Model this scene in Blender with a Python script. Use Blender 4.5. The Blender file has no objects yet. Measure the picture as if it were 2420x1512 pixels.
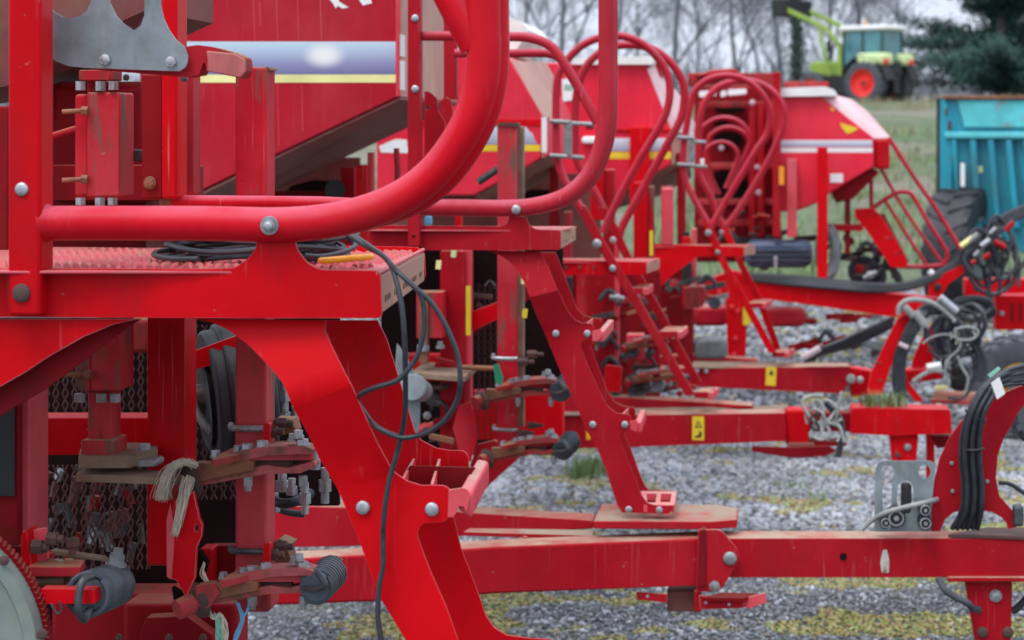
import bpy, bmesh, math, random
import numpy as np
from mathutils import Vector, Matrix, noise
from mathutils.geometry import tessellate_polygon, delaunay_2d_cdt
random.seed(7); RNG = np.random.default_rng(7)
S = bpy.context.scene
COL = S.collection
# ------------------------------------------------------------ camera
FP, CX, HY, CZ = 4900.0, 1210.0, 300.0, 1.9      # focal length in units of a 2420-wide frame, horizon row, camera height
cam = bpy.data.cameras.new('camera'); camo = bpy.data.objects.new('camera', cam); COL.objects.link(camo)
camo.location = (0, 0, CZ); camo.rotation_euler = (math.pi/2, 0, 0)
cam.sensor_width = 36; cam.lens = 36*FP/2420
cam.shift_y = -(756-HY)/2420
cam.clip_start = .1; cam.clip_end = 2000
cam.dof.use_dof = True; cam.dof.focus_distance = 4.1; cam.dof.aperture_fstop = 6.3; cam.dof.aperture_blades = 9
S.camera = camo
# ------------------------------------------------------------ world
W = bpy.data.worlds.new('World'); S.world = W; W.use_nodes = True
nt = W.node_tree; nt.nodes.clear()
SUN_EL, SUN_ROT = math.radians(60), math.radians(215)
out = nt.nodes.new('ShaderNodeOutputWorld'); bg = nt.nodes.new('ShaderNodeBackground')
sky = nt.nodes.new('ShaderNodeTexSky'); sky.sky_type = 'NISHITA'; sky.sun_disc = False
sky.sun_elevation = SUN_EL; sky.sun_rotation = SUN_ROT; sky.dust_density = 4; sky.air_density = 1; sky.ozone_density = 1
hs = nt.nodes.new('ShaderNodeHueSaturation'); hs.inputs['Saturation'].default_value = .16; hs.inputs['Value'].default_value = 1.0
tc = nt.nodes.new('ShaderNodeTexCoord'); nz = nt.nodes.new('ShaderNodeTexNoise'); nz.inputs['Scale'].default_value = 3; nz.inputs['Detail'].default_value = 4
sp_ = nt.nodes.new('ShaderNodeSeparateXYZ'); nt.links.new(tc.outputs['Generated'], sp_.inputs[0])
ov = nt.nodes.new('ShaderNodeMapRange'); ov.inputs[3].default_value = 1.0; ov.inputs[4].default_value = 2.0; nt.links.new(sp_.outputs[2], ov.inputs[0])   # overcast sky : brighter towards the zenith
ovs = nt.nodes.new('ShaderNodeVectorMath'); ovs.operation = 'SCALE'
mr = nt.nodes.new('ShaderNodeMapRange'); mr.inputs['To Min'].default_value = .86; mr.inputs['To Max'].default_value = 1.14
mx = nt.nodes.new('ShaderNodeVectorMath'); mx.operation = 'SCALE'
nt.links.new(sky.outputs[0], hs.inputs['Color']); nt.links.new(tc.outputs['Generated'], nz.inputs['Vector'])
nt.links.new(nz.outputs[0], mr.inputs['Value']); nt.links.new(mr.outputs[0], mx.inputs['Scale'])
cl = nt.nodes.new('ShaderNodeMix'); cl.data_type = 'RGBA'; cl.inputs[0].default_value = .8; cl.inputs[7].default_value = (9.6, 10.5, 12.4, 1)   # cloud sheet over the clear sky
nt.links.new(hs.outputs[0], cl.inputs[6]); nt.links.new(cl.outputs[2], mx.inputs[0])
nt.links.new(mx.outputs[0], ovs.inputs[0]); nt.links.new(ov.outputs[0], ovs.inputs['Scale']); nt.links.new(ovs.outputs[0], bg.inputs['Color']); bg.inputs['Strength'].default_value = .10
nt.links.new(bg.outputs[0], out.inputs[0])
sl = bpy.data.lights.new('sun', 'SUN'); sl.energy = 1.4; sl.angle = math.radians(22); sl.color = (1, .98, .95)
so = bpy.data.objects.new('sun', sl); COL.objects.link(so)
so.rotation_euler = (math.pi/2-SUN_EL, 0, math.radians(180)-SUN_ROT)
S.view_settings.view_transform = 'Standard'; S.view_settings.look = 'None'; S.view_settings.gamma = 1
S.view_settings.use_curve_mapping = False; S.view_settings.exposure = 0.0
S.render.engine = 'CYCLES'; S.cycles.max_bounces = 6; S.cycles.use_denoising = True
S.cycles.use_adaptive_sampling = True

# ------------------------------------------------------------ materials
def lin(c):
    return tuple(((v/255)/12.92 if v/255 <= .04045 else ((v/255+.055)/1.055)**2.4) for v in c)
MATS = {}
RUNS = {'paint_bright': 0.45, 'paint_sat': 0.3, 'paint_dull': 0.3, 'paint_beam': 0.22, 'paint_rail': 0.3, 'paint_worn': 0.5, 'paint_tank': 0.3, 'paint_far': 0.3, 'dusty_red': 0.1, 'rail_dull': 0.35}
def mat(name, col, rough=.45, metal=0, var=.12, vscale=5, dust_sheen=0, dust_sheen_col=(.30, .22, .14), grime=0, grimecol=(.05, .025, .015),
        gscale=9, bump=.0, bscale=40, col2=None, streak=1.0, spec=.5, fade=0, alpha=None, emis=None, spread=0.08, topdir=.6, wear=0, runs=0):
    m = bpy.data.materials.new(name); m.use_nodes = True; N = m.node_tree.nodes; L = m.node_tree.links
    b = N['Principled BSDF']; tc = N.new('ShaderNodeTexCoord')
    def noise_(sc, det=5, sz=1.0, off=0, rough=.6):
        mp = N.new('ShaderNodeMapping'); mp.inputs['Scale'].default_value = (1, 1, sz); mp.inputs['Location'].default_value = (off, off*1.7, off*.3)
        L.new(tc.outputs['Object'], mp.inputs[0])
        n = N.new('ShaderNodeTexNoise'); n.inputs['Scale'].default_value = sc; n.inputs['Detail'].default_value = det; n.inputs['Roughness'].default_value = rough
        L.new(mp.outputs[0], n.inputs['Vector']); return n.outputs[0]
    def rng(v, a, b_, c=0., d=1.):
        r = N.new('ShaderNodeMapRange'); r.inputs[1].default_value = a; r.inputs[2].default_value = b_; r.inputs[3].default_value = c; r.inputs[4].default_value = d
        L.new(v, r.inputs[0]); return r.outputs[0]
    def mul(a, b_):
        r = N.new('ShaderNodeMath'); r.operation = 'MULTIPLY'; L.new(a, r.inputs[0])
        if isinstance(b_, (int, float)): r.inputs[1].default_value = b_
        else: L.new(b_, r.inputs[1])
        return r.outputs[0]
    def mixc(f, a, b_):
        r = N.new('ShaderNodeMix'); r.data_type = 'RGBA'; L.new(f, r.inputs[0])
        for i, v in ((6, a), (7, b_)):
            if isinstance(v, tuple): r.inputs[i].default_value = (*v[:3], 1)
            else: L.new(v, r.inputs[i])
        return r.outputs[2]
    n1 = noise_(vscale, 5)
    if col2 is None: col2 = tuple(min(1, c*(1+2.2*var)+var*.02) for c in col)
    colA = tuple(c*(1-var) for c in col)
    c = mixc(rng(n1, .3, .7), colA, tuple(col2))
    ro = None
    if fade:
        nf = noise_(2.3, 6, .5, 3.1)
        c = mixc(mul(rng(nf, .42, .72), fade), c, (.62, .20, .20))
    if grime:
        ng = noise_(gscale, 7, .35*streak, 9.3, .68)
        c = mixc(mul(rng(ng, .60-spread, .60+spread*.3), grime), c, tuple(grimecol))
    if wear:
        nw = noise_(55, 3, 1, 5.5)
        c = mixc(mul(rng(nw, .70, .735), wear), c, (.35, .25, .22))
    runs = RUNS.get(name, 0)
    if runs:
        c = mixc(mul(mul(rng(noise_(95, 3, .035, 2.2), .62, .70), rng(noise_(2.7, 3, 1, 4.4), .45, .62)), runs), c, (.62, .26, .26))
        c = mixc(mul(mul(rng(noise_(60, 3, .05, 12.2), .62, .68), rng(noise_(3.1, 3, 1, 7.4), .48, .62)), runs*1.3), c, (.16, .012, .012))
        c = mixc(mul(rng(noise_(1.9, 6, .8, 15.1, .7), .44, .66), .42), c, tuple(v*.62 for v in col))
    if dust_sheen:  # tints upward faces: tan is settled dust, pink paints in sky sheen
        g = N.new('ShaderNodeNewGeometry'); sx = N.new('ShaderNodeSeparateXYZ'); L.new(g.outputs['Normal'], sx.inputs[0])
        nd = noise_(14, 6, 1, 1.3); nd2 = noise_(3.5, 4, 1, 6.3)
        f = mul(mul(mul(rng(sx.outputs[2], topdir, .97), rng(nd, .25, .55, .35, 1)), rng(nd2, .35, .6, .45, 1)), dust_sheen)
        c = mixc(f, c, tuple(dust_sheen_col)); ro = rng(f, 0, 1, rough, .9)
    L.new(c, b.inputs['Base Color'])
    if ro is not None: L.new(ro, b.inputs['Roughness'])
    else: L.new(rng(n1, .3, .7, max(.05, rough-.06), min(1, rough+.1)), b.inputs['Roughness'])
    b.inputs['Metallic'].default_value = metal; b.inputs['Specular IOR Level'].default_value = spec
    if bump:
        bp = N.new('ShaderNodeBump'); bp.inputs['Strength'].default_value = 1; bp.inputs['Distance'].default_value = bump
        L.new(noise_(bscale, 4), bp.inputs['Height']); L.new(bp.outputs[0], b.inputs['Normal'])
    if alpha is not None:
        b.inputs['Transmission Weight'].default_value = alpha
    MATS[name] = m
    return m
RED = (.56, .0012, .006)
mat('paint_bright', RED, .38, dust_sheen=.35, dust_sheen_col=(.45, .12, .12), bump=.00025, bscale=25, var=.07, grime=.45, gscale=5, grimecol=(.30, .012, .018), fade=.02, wear=.35, spec=.09)
mat('paint_sat', (.62, .0025, .007), .40, dust_sheen=.4, dust_sheen_col=(.6, .20, .25), bump=.0002, var=.05, spec=.09)  # pink on the upper faces paints in the gloss of the sky
mat('paint_dull', (.38, .005, .013), .42, wear=.35, dust_sheen=.95, dust_sheen_col=(.46, .30, .20), bump=.0003, var=.08, grime=.25, gscale=4, grimecol=(.20, .014, .018), fade=.06, spec=.09)
mat('paint_beam', (.39, .005, .013), .40, wear=.45, dust_sheen=.95, dust_sheen_col=(.42, .32, .23), topdir=.75, bump=.0003, var=.08, grime=.3, gscale=4, grimecol=(.22, .014, .018), fade=.05, spec=.09)
mat('paint_rail', (.56, .005, .014), .33, dust_sheen=.75, topdir=.15, dust_sheen_col=(.62, .17, .24), bump=.0002, var=.06, fade=.10, spec=.09)  # pink upper side paints in the sky reflected along the tube
mat('paint_worn', (.46, .010, .022), .5, dust_sheen=.8, dust_sheen_col=(.42, .30, .18), grime=.95, gscale=20, grimecol=(.15, .095, .075), streak=.45, spread=.06, wear=.5, fade=.35, bump=.0006, spec=.09)
mat('paint_dirty', (.36, .012, .02), .6, dust_sheen=.9, dust_sheen_col=(.33, .22, .13), grime=.75, gscale=13, grimecol=(.10, .05, .035), streak=1, spread=.10, bump=.0008, fade=.3, spec=.09)
mat('paint_dark', (.20, .004, .008), .5, dust_sheen=.5, dust_sheen_col=(.2, .12, .08), grime=.5, gscale=7, grimecol=(.08, .012, .012), bump=.0004, spec=.09)
mat('paint_tank', (.45, .012, .026), .42, dust_sheen=.6, dust_sheen_col=(.6, .36, .32), var=.05, grime=.3, gscale=3, streak=.2, grimecol=(.34, .012, .02), fade=.18, bump=.0002, spec=.09)
mat('paint_edge', (.55, .16, .17), .5, grime=.7, gscale=25, grimecol=(.40, .02, .03), streak=3, spread=.12, spec=.3)
mat('paint_far', (.74, .018, .045), .38, dust_sheen=.6, topdir=.3, dust_sheen_col=(.7, .35, .36), var=.05, fade=.15, spec=.25)  # pinker upward faces carry a painted sky sheen
mat('paint_faded', (.42, .10, .09), .6, dust_sheen=.8, dust_sheen_col=(.42, .28, .20), grime=.8, gscale=10, grimecol=(.22, .06, .05), streak=.8, spread=.12)
mat('dusty_red', (.40, .010, .018), .5, dust_sheen=1.3, topdir=.7, dust_sheen_col=(.34, .255, .19), grime=.5, gscale=6, grimecol=(.24, .02, .02), spec=.1)
mat('rope_grey', (.30, .31, .29), .85, var=.25, vscale=40)
mat('side_tan', (.46, .25, .19), .6, grime=.5, gscale=4, grimecol=(.50, .12, .10), streak=.6, spread=.12)
mat('side_white', (.66, .42, .42), .5, grime=.5, gscale=3, grimecol=(.60, .20, .20), streak=.6, spread=.12)
mat('rail_dull', (.44, .012, .028), .36, dust_sheen=.8, topdir=.1, dust_sheen_col=(.55, .17, .22), bump=.0002, var=.08, grime=.4, gscale=7, grimecol=(.30, .04, .04), fade=.12, spec=.12)  # pink tops of the hoops are sky reflection put into the colour
mat('under_tan', (.20, .095, .06), .8, grime=.5, gscale=5, grimecol=(.12, .03, .025), streak=1, var=.25)
mat('paint_pink', (.62, .05, .07), .5, dust_sheen=.9, dust_sheen_col=(.60, .42, .34), fade=.5, grime=.2, gscale=8, grimecol=(.3, .05, .05), spec=.09)
mat('under_brown', (.15, .032, .026), .7, grime=.7, gscale=4, grimecol=(.19, .09, .06), streak=4, var=.3, spread=.14)
mat('peel', (.50, .46, .40), .7, grime=.9, gscale=60, grimecol=(.14, .06, .03), streak=1, spread=.1)
mat('rust', (.20, .075, .035), .8, grime=.6, gscale=20, grimecol=(.10, .04, .03), dust_sheen=.7, dust_sheen_col=(.36, .25, .14), bump=.0015, var=.3, streak=3)
mat('rust_dark', (.07, .035, .03), .75, grime=.6, gscale=20, grimecol=(.16, .06, .035), bump=.001, streak=3)
mat('dust_plate', (.20, .14, .09), .85, var=.25, vscale=9, grime=.6, gscale=7, grimecol=(.16, .05, .035), spread=.14, bump=.0008, streak=2)
mat('end_plate', (.34, .18, .12), .7, var=.15, grime=.6, gscale=8, grimecol=(.50, .14, .11), streak=.6, bump=.0005)
mat('tread', (.50, .035, .06), .42, dust_sheen=.5, dust_sheen_col=(.42, .24, .17), grime=.5, gscale=16, grimecol=(.30, .16, .10), streak=2, fade=.35)
mat('galv', (.20, .23, .24), .5, metal=.35, var=.2, vscale=14, grime=.45, gscale=9, grimecol=(.13, .12, .07), bump=.0003, bscale=90)
mat('zinc', (.40, .41, .43), .42, metal=.8, var=.12, vscale=90, grime=.3, gscale=60, grimecol=(.2, .16, .12))
mat('zinc_dull', (.27, .28, .29), .5, metal=.6, var=.2, vscale=60, grime=.5, gscale=50, grimecol=(.2, .12, .07))
mat('steel_dark', (.055, .06, .065), .45, metal=.5, var=.3, vscale=30, grime=.5, gscale=25, grimecol=(.15, .09, .06))
mat('spring_steel', (.055, .07, .085), .42, metal=.35, var=.25, vscale=20, grime=.4, gscale=12, grimecol=(.16, .14, .09))
mat('disc_grey', (.125, .155, .14), .55, var=.25, vscale=9, grime=.6, gscale=8, spread=.12, grimecol=(.23, .25, .19), bump=.0003, streak=3)
mat('rubber', (.018, .019, .022), .55, var=.3, vscale=12, bump=.0006)
mat('rubber_dusty', (.045, .05, .06), .7, var=.3, vscale=8, dust_sheen=.4, dust_sheen_col=(.12, .12, .13))
mat('cable', (.022, .025, .032), .42, var=.2, vscale=40, bump=.0002)
mat('blue_roll', (.05, .075, .13), .45, var=.2, vscale=14)
mat('black', (.012, .012, .014), .6)
mat('shade_black', (.012, .005, .005), .95, spec=.05)  # near-black that paints the shade in holes, gaps and machine interiors
mat('teal', (.011, .26, .34), .45, var=.2, vscale=1.2, grime=.6, gscale=2.5, grimecol=(.05, .12, .13), spread=.1, dust_sheen=.3, dust_sheen_col=(.2, .4, .4))
mat('teal_pale', (.08, .44, .46), .55, var=.2, vscale=2.5, grime=.7, gscale=1.6, grimecol=(.25, .16, .09), streak=2.2, spread=.06)
mat('teal_dark', (.008, .15, .21), .6)
mat('lime', (.24, .36, .05), .4, var=.1, vscale=3)
mat('lime_pale', (.55, .66, .32), .45)
mat('rim_red', (.72, .02, .015), .45)
mat('rim_yellow', (.62, .36, .01), .5, grime=.4, gscale=9, grimecol=(.25, .14, .03))
mat('yellow', (.72, .52, .02), .5)
mat('yellow_pale', (.80, .74, .30), .5)
mat('orange', (.85, .28, .02), .3)
mat('amber', (.9, .36, .01), .25)
mat('white', (.78, .78, .76), .5, var=.05)
mat('tarp', (.74, .74, .68), .6, grime=.35, gscale=6, grimecol=(.45, .46, .30))
mat('rope', (.52, .47, .37), .9, var=.2, vscale=50)
mat('twine_blue', (.12, .35, .55), .7)
mat('twine_green', (.22, .50, .36), .7)
mat('pale_hose', (.25, .26, .25), .5, var=.15, vscale=15)
mat('pale_hose_red', (.50, .38, .40), .45)
mat('plastic_green', (.02, .25, .12), .5)
mat('glass_teal', (.05, .17, .19), .12, spec=.8, var=.2, vscale=2)
mat('cab_dark', (.006, .035, .03), .4)
mat('bark_grey', (.13, .145, .17), .9, var=.25, vscale=1.5)
mat('bark_dark', (.06, .055, .05), .9, var=.3, vscale=2)
mat('leaf_ivy', (.018, .05, .03), .6, var=.4, vscale=1)
mat('leaf_conifer', (.016, .060, .056), .7, var=.5, vscale=.6, col2=(.035, .105, .085))
mat('leaf_grass', (.14, .21, .075), .6, var=.3, vscale=8)
mat('leaf_dry', (.26, .21, .12), .8, var=.3, vscale=3)
mat('glass', (.8, .85, .9), .05, alpha=1.0)

mat('arm_mix', (.33, .02, .02), .6, grime=.95, gscale=22, grimecol=(.15, .06, .03), streak=2.5, spread=.13, dust_sheen=.7, dust_sheen_col=(.42, .16, .12), bump=.0012, fade=.4)
mat('mesh_dark', (.06, .010, .011), .7, grime=.6, gscale=20, grimecol=(.05, .03, .025), streak=2)
def M_(m): return MATS[m] if isinstance(m, str) else m

# ------------------------------------------------------------ object helpers
def link(name, me, m, parent=None, off=None, bev=0, seg=2, smooth=True):
    o = bpy.data.objects.new(name, me); COL.objects.link(o)
    if parent is not None: o.parent = parent
    if m is not None and not me.materials: me.materials.append(M_(m))
    if bev:
        b = o.modifiers.new('bevel', 'BEVEL')
        if m in ('paint_bright', 'paint_sat', 'paint_dull') and .0008 < bev <= .0022 and len(me.materials) == 1:   # cut edges in a paler, patchy pink
            me.materials.append(MATS['paint_edge']); b.material = 1
        b.width = bev; b.segments = seg; b.limit_method = 'ANGLE'; b.angle_limit = math.radians(38)
    return o
def finish(bm, name, recalc=True, ang=38):
    if recalc: bmesh.ops.recalc_face_normals(bm, faces=bm.faces)
    a = math.radians(ang)
    for f in bm.faces: f.smooth = True
    for e in bm.edges:
        if len(e.link_faces) == 2 and e.calc_face_angle(0) > a: e.smooth = False
    me = bpy.data.meshes.new(name); bm.to_mesh(me); bm.free(); return me
def rounded(pts, r=0, n=5):
    """polygon points (x,y[,r]) -> outline with arcs at the corners that have r"""
    o = []; k = len(pts)
    for i, p in enumerate(pts):
        rr = p[2] if len(p) > 2 else r
        P = Vector(p[:2])
        if rr <= 0: o.append(tuple(P)); continue
        A = Vector(pts[i-1][:2]); B = Vector(pts[(i+1) % k][:2])
        a = (A-P); b = (B-P); la, lb = a.length, b.length
        if la < 1e-6 or lb < 1e-6: o.append(tuple(P)); continue
        rr = min(rr, la*.45, lb*.45); a.normalize(); b.normalize()
        p0 = P+a*rr; p1 = P+b*rr
        for j in range(n+1):
            t = j/n; q = p0*(1-t)**2+P*2*t*(1-t)+p1*t*t; o.append(tuple(q))
    return o
def circ(x, y, r, n=14, ry=None):
    ry = ry or r
    return [(x+r*math.cos(2*math.pi*i/n), y+ry*math.sin(2*math.pi*i/n)) for i in range(n)]
def crom(pts, n=6, closed=False):
    P = [Vector(p) for p in pts]; k = len(P); o = []
    rng_ = range(k if closed else k-1)
    for i in rng_:
        p0 = P[(i-1) % k] if closed or i > 0 else P[0]*2-P[1]
        p1 = P[i]; p2 = P[(i+1) % k]; p3 = P[(i+2) % k] if closed or i+2 < k else P[-1]*2-P[-2]
        for j in range(n):
            t = j/n
            o.append(.5*((2*p1)+(-p0+p2)*t+(2*p0-5*p1+4*p2-p3)*t*t+(-p0+3*p1-3*p2+p3)*t**3))
    if not closed: o.append(P[-1])
    return o
def sweep(bm, path, r, sides=12, closed=False, caps=True, prof=None, rfun=None):
    path = [Vector(p) for p in path]; n = len(path)
    prev = None; rings = []
    up = Vector((0, 1, .013)).normalized()
    for i, p in enumerate(path):
        if closed: t = path[(i+1) % n]-path[i-1]
        else: t = path[min(i+1, n-1)]-path[max(i-1, 0)]
        t.normalize()
        if prev is None:
            a = t.cross(up)
            if a.length < .1: a = t.cross(Vector((1, 0, 0)))
            a.normalize()
        else:
            a = prev-t*prev.dot(t); a.normalize()
        prev = a; b = t.cross(a)
        rr = rfun(i/(n-1)) if rfun else r
        ring = []
        for k in range(sides):
            if prof: u, v = prof[k]; c = p+a*u+b*v
            else:
                th = 2*math.pi*k/sides; c = p+(a*math.cos(th)+b*math.sin(th))*rr
            ring.append(bm.verts.new(c))
        rings.append(ring)
    for i in range(n if closed else n-1):
        A, B = rings[i], rings[(i+1) % n]
        for k in range(sides):
            bm.faces.new((A[k], A[(k+1) % sides], B[(k+1) % sides], B[k]))
    if caps and not closed:
        bm.faces.new(rings[0][::-1]); bm.faces.new(rings[-1])
def cyl(bm, p0, p1, r0, r1=None, n=12, hexo=False):
    r1 = r0 if r1 is None else r1
    p0, p1 = Vector(p0), Vector(p1); t = (p1-p0).normalized(); a = t.orthogonal().normalized(); b = t.cross(a)
    A = [bm.verts.new(p0+(a*math.cos(2*math.pi*k/n)+b*math.sin(2*math.pi*k/n))*r0) for k in range(n)]
    B = [bm.verts.new(p1+(a*math.cos(2*math.pi*k/n)+b*math.sin(2*math.pi*k/n))*r1) for k in range(n)]
    for k in range(n): bm.faces.new((A[k], A[(k+1) % n], B[(k+1) % n], B[k]))
    bm.faces.new(A[::-1]); bm.faces.new(B)
def boxv(bm, c8):
    v = [bm.verts.new(c) for c in c8]
    for f in ((0, 1, 2, 3), (7, 6, 5, 4), (0, 4, 5, 1), (1, 5, 6, 2), (2, 6, 7, 3), (3, 7, 4, 0)): bm.faces.new([v[i] for i in f])
def abox(bm, x0, y0, z0, x1, y1, z1):
    boxv(bm, [(x0, y0, z0), (x1, y0, z0), (x1, y1, z0), (x0, y1, z0), (x0, y0, z1), (x1, y0, z1), (x1, y1, z1), (x0, y1, z1)])
def barv(bm, p0, p1, w, h, side=Vector((0, 1, 0))):
    """box bar: w along 'side', h across"""
    p0, p1 = Vector(p0), Vector(p1); t = (p1-p0).normalized(); s = (side-t*side.dot(t)).normalized(); u = t.cross(s)
    c = []
    for p in (p0, p1):
        for a, b in ((-1, -1), (1, -1), (1, 1), (-1, 1)): c.append(p+s*(a*w/2)+u*(b*h/2))
    boxv(bm, c)
def tag(o, label=None, cat=None, group=None, kind=None):
    if label: o['label'] = label
    if cat: o['category'] = cat
    if group: o['group'] = group
    if kind: o['kind'] = kind
    return o
def P(x, y, Y):
    return Vector(((x-CX)/FP*Y, Y, CZ-(y-HY)/FP*Y))

def inside(p, loop):
    c = False; j = len(loop)-1; x, y = p
    for i in range(len(loop)):
        (xi, yi), (xj, yj) = loop[i][:2], loop[j][:2]
        if (yi > y) != (yj > y) and x < (xj-xi)*(y-yi)/(yj-yi)+xi: c = not c
        j = i
    return c
def fill(loops):
    V, Ed, k = [], [], 0
    for l in loops:
        n = len(l); V += [Vector(p[:2]) for p in l]; Ed += [(k+i, k+(i+1) % n) for i in range(n)]; k += n
    r = delaunay_2d_cdt(V, Ed, [], 0, 1e-4); vo, fo = r[0], r[2]; out = []
    for f in fo:
        c = sum((vo[i] for i in f), Vector((0, 0)))/len(f)
        if inside(c, loops[0]) and not any(inside(c, h) for h in loops[1:]): out.append(list(f))
    return [tuple(v) for v in vo], out

class Thing:
    """a thing whose side plane stands at distance Y0, turned a little (s) about the vertical; points on it or d metres behind it
    are found from where they appear in the picture"""
    def __init__(self, name, label, cat, Y0, s=.12, loc=None, group=None):
        self.Y0, self.s = Y0, s; self.n = math.sqrt(1+s*s); self.L = Vector((s, 1, 0))/self.n
        self.root = bpy.data.objects.new(name, None); COL.objects.link(self.root)
        self.root.empty_display_size = .2
        self.o = Vector(loc) if loc else Vector((0, Y0, 0)); self.root.location = self.o
        tag(self.root, label, cat, group)
    def w(self, x, y, d=0):
        u = (x-CX)/FP; v = (y-HY)/FP; Y = (self.Y0+d*self.n)/(1+self.s*u)
        return Vector((u*Y, Y, CZ-v*Y))
    def pt(self, x, y, d=0): return self.w(x, y, d)-self.o
    def px(self, d=0): return (self.Y0+d)/FP      # metres per picture unit
    def add(self, name, bm, m, parent=None, bev=0, seg=2, ang=38, recalc=True, label=None):
        o = link(name, finish(bm, name, recalc, ang), m, parent or self.root, bev=bev, seg=seg)
        if label: o['label'] = label
        return o
    def plate(self, name, outer, d=0, t=.006, m='paint_bright', parent=None, holes=(), bev=.0012, r=0, folds=(), dep=None, label=None, seg=2):
        outer = rounded(outer, r); loops = [outer]+[list(h) for h in holes]
        flat = [p for l in loops for p in l]
        vs2, tris = fill(loops)
        bm = bmesh.new(); vs = [bm.verts.new((p[0], p[1], 0)) for p in vs2]
        for tr in tris:
            try: bm.faces.new([vs[i] for i in tr])
            except ValueError: pass
        for (ax, ay), (bx, by) in folds:
            dv = Vector((bx-ax, by-ay, 0)); nrm = Vector((dv.y, -dv.x, 0)).normalized()
            bmesh.ops.bisect_plane(bm, geom=bm.verts[:]+bm.edges[:]+bm.faces[:], plane_co=(ax, ay, 0), plane_no=nrm, dist=1e-4)
        bm.verts.ensure_lookup_table(); bm.verts.index_update()
        src = [(v.co.x, v.co.y) for v in bm.verts]; faces = [[v.index for v in f.verts] for f in bm.faces]
        bedges = [[v.index for v in e.verts] for e in bm.edges if len(e.link_faces) == 1]
        bm.free(); bm = bmesh.new()
        F = []; B = []
        for x, y in src:
            dd = d+(dep(x, y) if dep else 0)
            p = self.pt(x, y, dd); F.append(bm.verts.new(p)); B.append(bm.verts.new(p+self.L*t))
        for f in faces:
            bm.faces.new([F[i] for i in f]); bm.faces.new([B[i] for i in reversed(f)])
        for a, b in bedges: bm.faces.new((F[a], F[b], B[b], B[a]))
        return self.add(name, bm, m, parent, bev, seg, label=label)
    def box(self, name, x0, y0, x1, y1, d=0, t=.05, m='paint_bright', parent=None, bev=.004, label=None, holes=()):
        return self.plate(name, [(x0, y0), (x1, y0), (x1, y1), (x0, y1)], d, t, m, parent, bev=bev, label=label, holes=holes, seg=3)
    def tube(self, name, pts, rpx, d=0, m='paint_rail', parent=None, n=6, sides=14, smooth=True, closed=False, label=None, r=None):
        """pts: (x,y[,d]); rpx radius in picture units"""
        rr = r if r else rpx*self.px(d)
        pp = [self.pt(p[0], p[1], p[2] if len(p) > 2 else d) for p in pts]
        if smooth and len(pp) > 2: pp = crom(pp, n, closed)
        bm = bmesh.new(); sweep(bm, pp, rr, sides, closed); return self.add(name, bm, m, parent, label=label)
    def bar(self, name, a, b, w, h, m='paint_bright', parent=None, bev=.001, label=None):
        bm = bmesh.new(); barv(bm, self.pt(*a), self.pt(*b), w, h, self.L); return self.add(name, bm, m, parent, bev, label=label)
    def bolt(self, x, y, d=0, rpx=10, m='zinc', parent=None, hexa=True, washer=False, name='bolt'):
        r = rpx*self.px(d); c = self.pt(x, y, d); L = self.L; bm = bmesh.new()
        if washer: cyl(bm, c, c-L*r*.18, r*1.05, r*1.0, 20); r *= .8
        if hexa:
            cyl(bm, c-L*r*.1, c-L*r*.62, r, r*.98, 6); cyl(bm, c-L*r*.62, c-L*r*.72, r*.8, r*.55, 14)
        else:
            cyl(bm, c, c-L*r*.3, r, r*.95, 18); cyl(bm, c-L*r*.3, c-L*r*.5, r*.95, r*.62, 18); cyl(bm, c-L*r*.5, c-L*r*.56, r*.62, r*.35, 18)
        return self.add(name, bm, m, parent)
    def vbolt(self, x, y, d=0, rpx=8, hpx=8, m='zinc', parent=None, name='bolt'):
        """hex head standing upright on a flat piece; (x,y) is its foot"""
        r = rpx*self.px(d); h = hpx*self.px(d); c = self.pt(x, y, d); bm = bmesh.new(); Z = Vector((0, 0, 1))
        cyl(bm, c-Z*.001, c+Z*h*.25, r*1.18, r*1.18, 16); cyl(bm, c+Z*h*.25, c+Z*h, r, r*.95, 6)
        return self.add(name, bm, m, parent)
    def slab(self, name, pts, z, t, m, parent=None, bev=.001, r=0, holes=()):
        """horizontal plate whose top face at height z has the given outline"""
        def q(x, y):
            Y = (CZ-z)*FP/(y-HY); return Vector(((x-CX)/FP*Y, Y, z))-self.o
        loops = [rounded(pts, r)]+[list(h) for h in holes]; bm = bmesh.new()
        flat = [q(*p[:2]) for l in loops for p in l]
        tris = tessellate_polygon([[Vector((q(*p[:2]).x, q(*p[:2]).y, 0)) for p in l] for l in loops])
        A = [bm.verts.new(p) for p in flat]; B = [bm.verts.new(p-Vector((0, 0, t))) for p in flat]
        for tr in tris: bm.faces.new([A[i] for i in tr]); bm.faces.new([B[i] for i in reversed(tr)])
        k = 0
        for l in loops:
            n = len(l)
            for i in range(n): bm.faces.new((A[k+i], A[k+(i+1) % n], B[k+(i+1) % n], B[k+i]))
            k += n
        return self.add(name, bm, m, parent, bev)
    def flank(self, name, poly, a, b, k, d, m, parent=None, t=.01):
        """sheet that starts at the edge a-b of an end wall and runs away from it; k metres of depth for each picture unit"""
        A_ = Vector(a); e = (Vector(b)-A_).normalized(); nn = Vector((-e.y, e.x))
        return self.plate(name, poly, d, t, m, parent=parent, bev=0, dep=lambda x, y: k*abs((Vector((x, y))-A_).dot(nn)))
    def skin(self, name, line, off, d, t, m, parent=None):
        """thin sheet lying against an edge of a body: line of picture points, shifted by off to its outer side"""
        return self.plate(name, list(line)+[(x+off[0], y+off[1]) for x, y in reversed(line)], d, t, m, parent=parent, bev=0)
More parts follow.
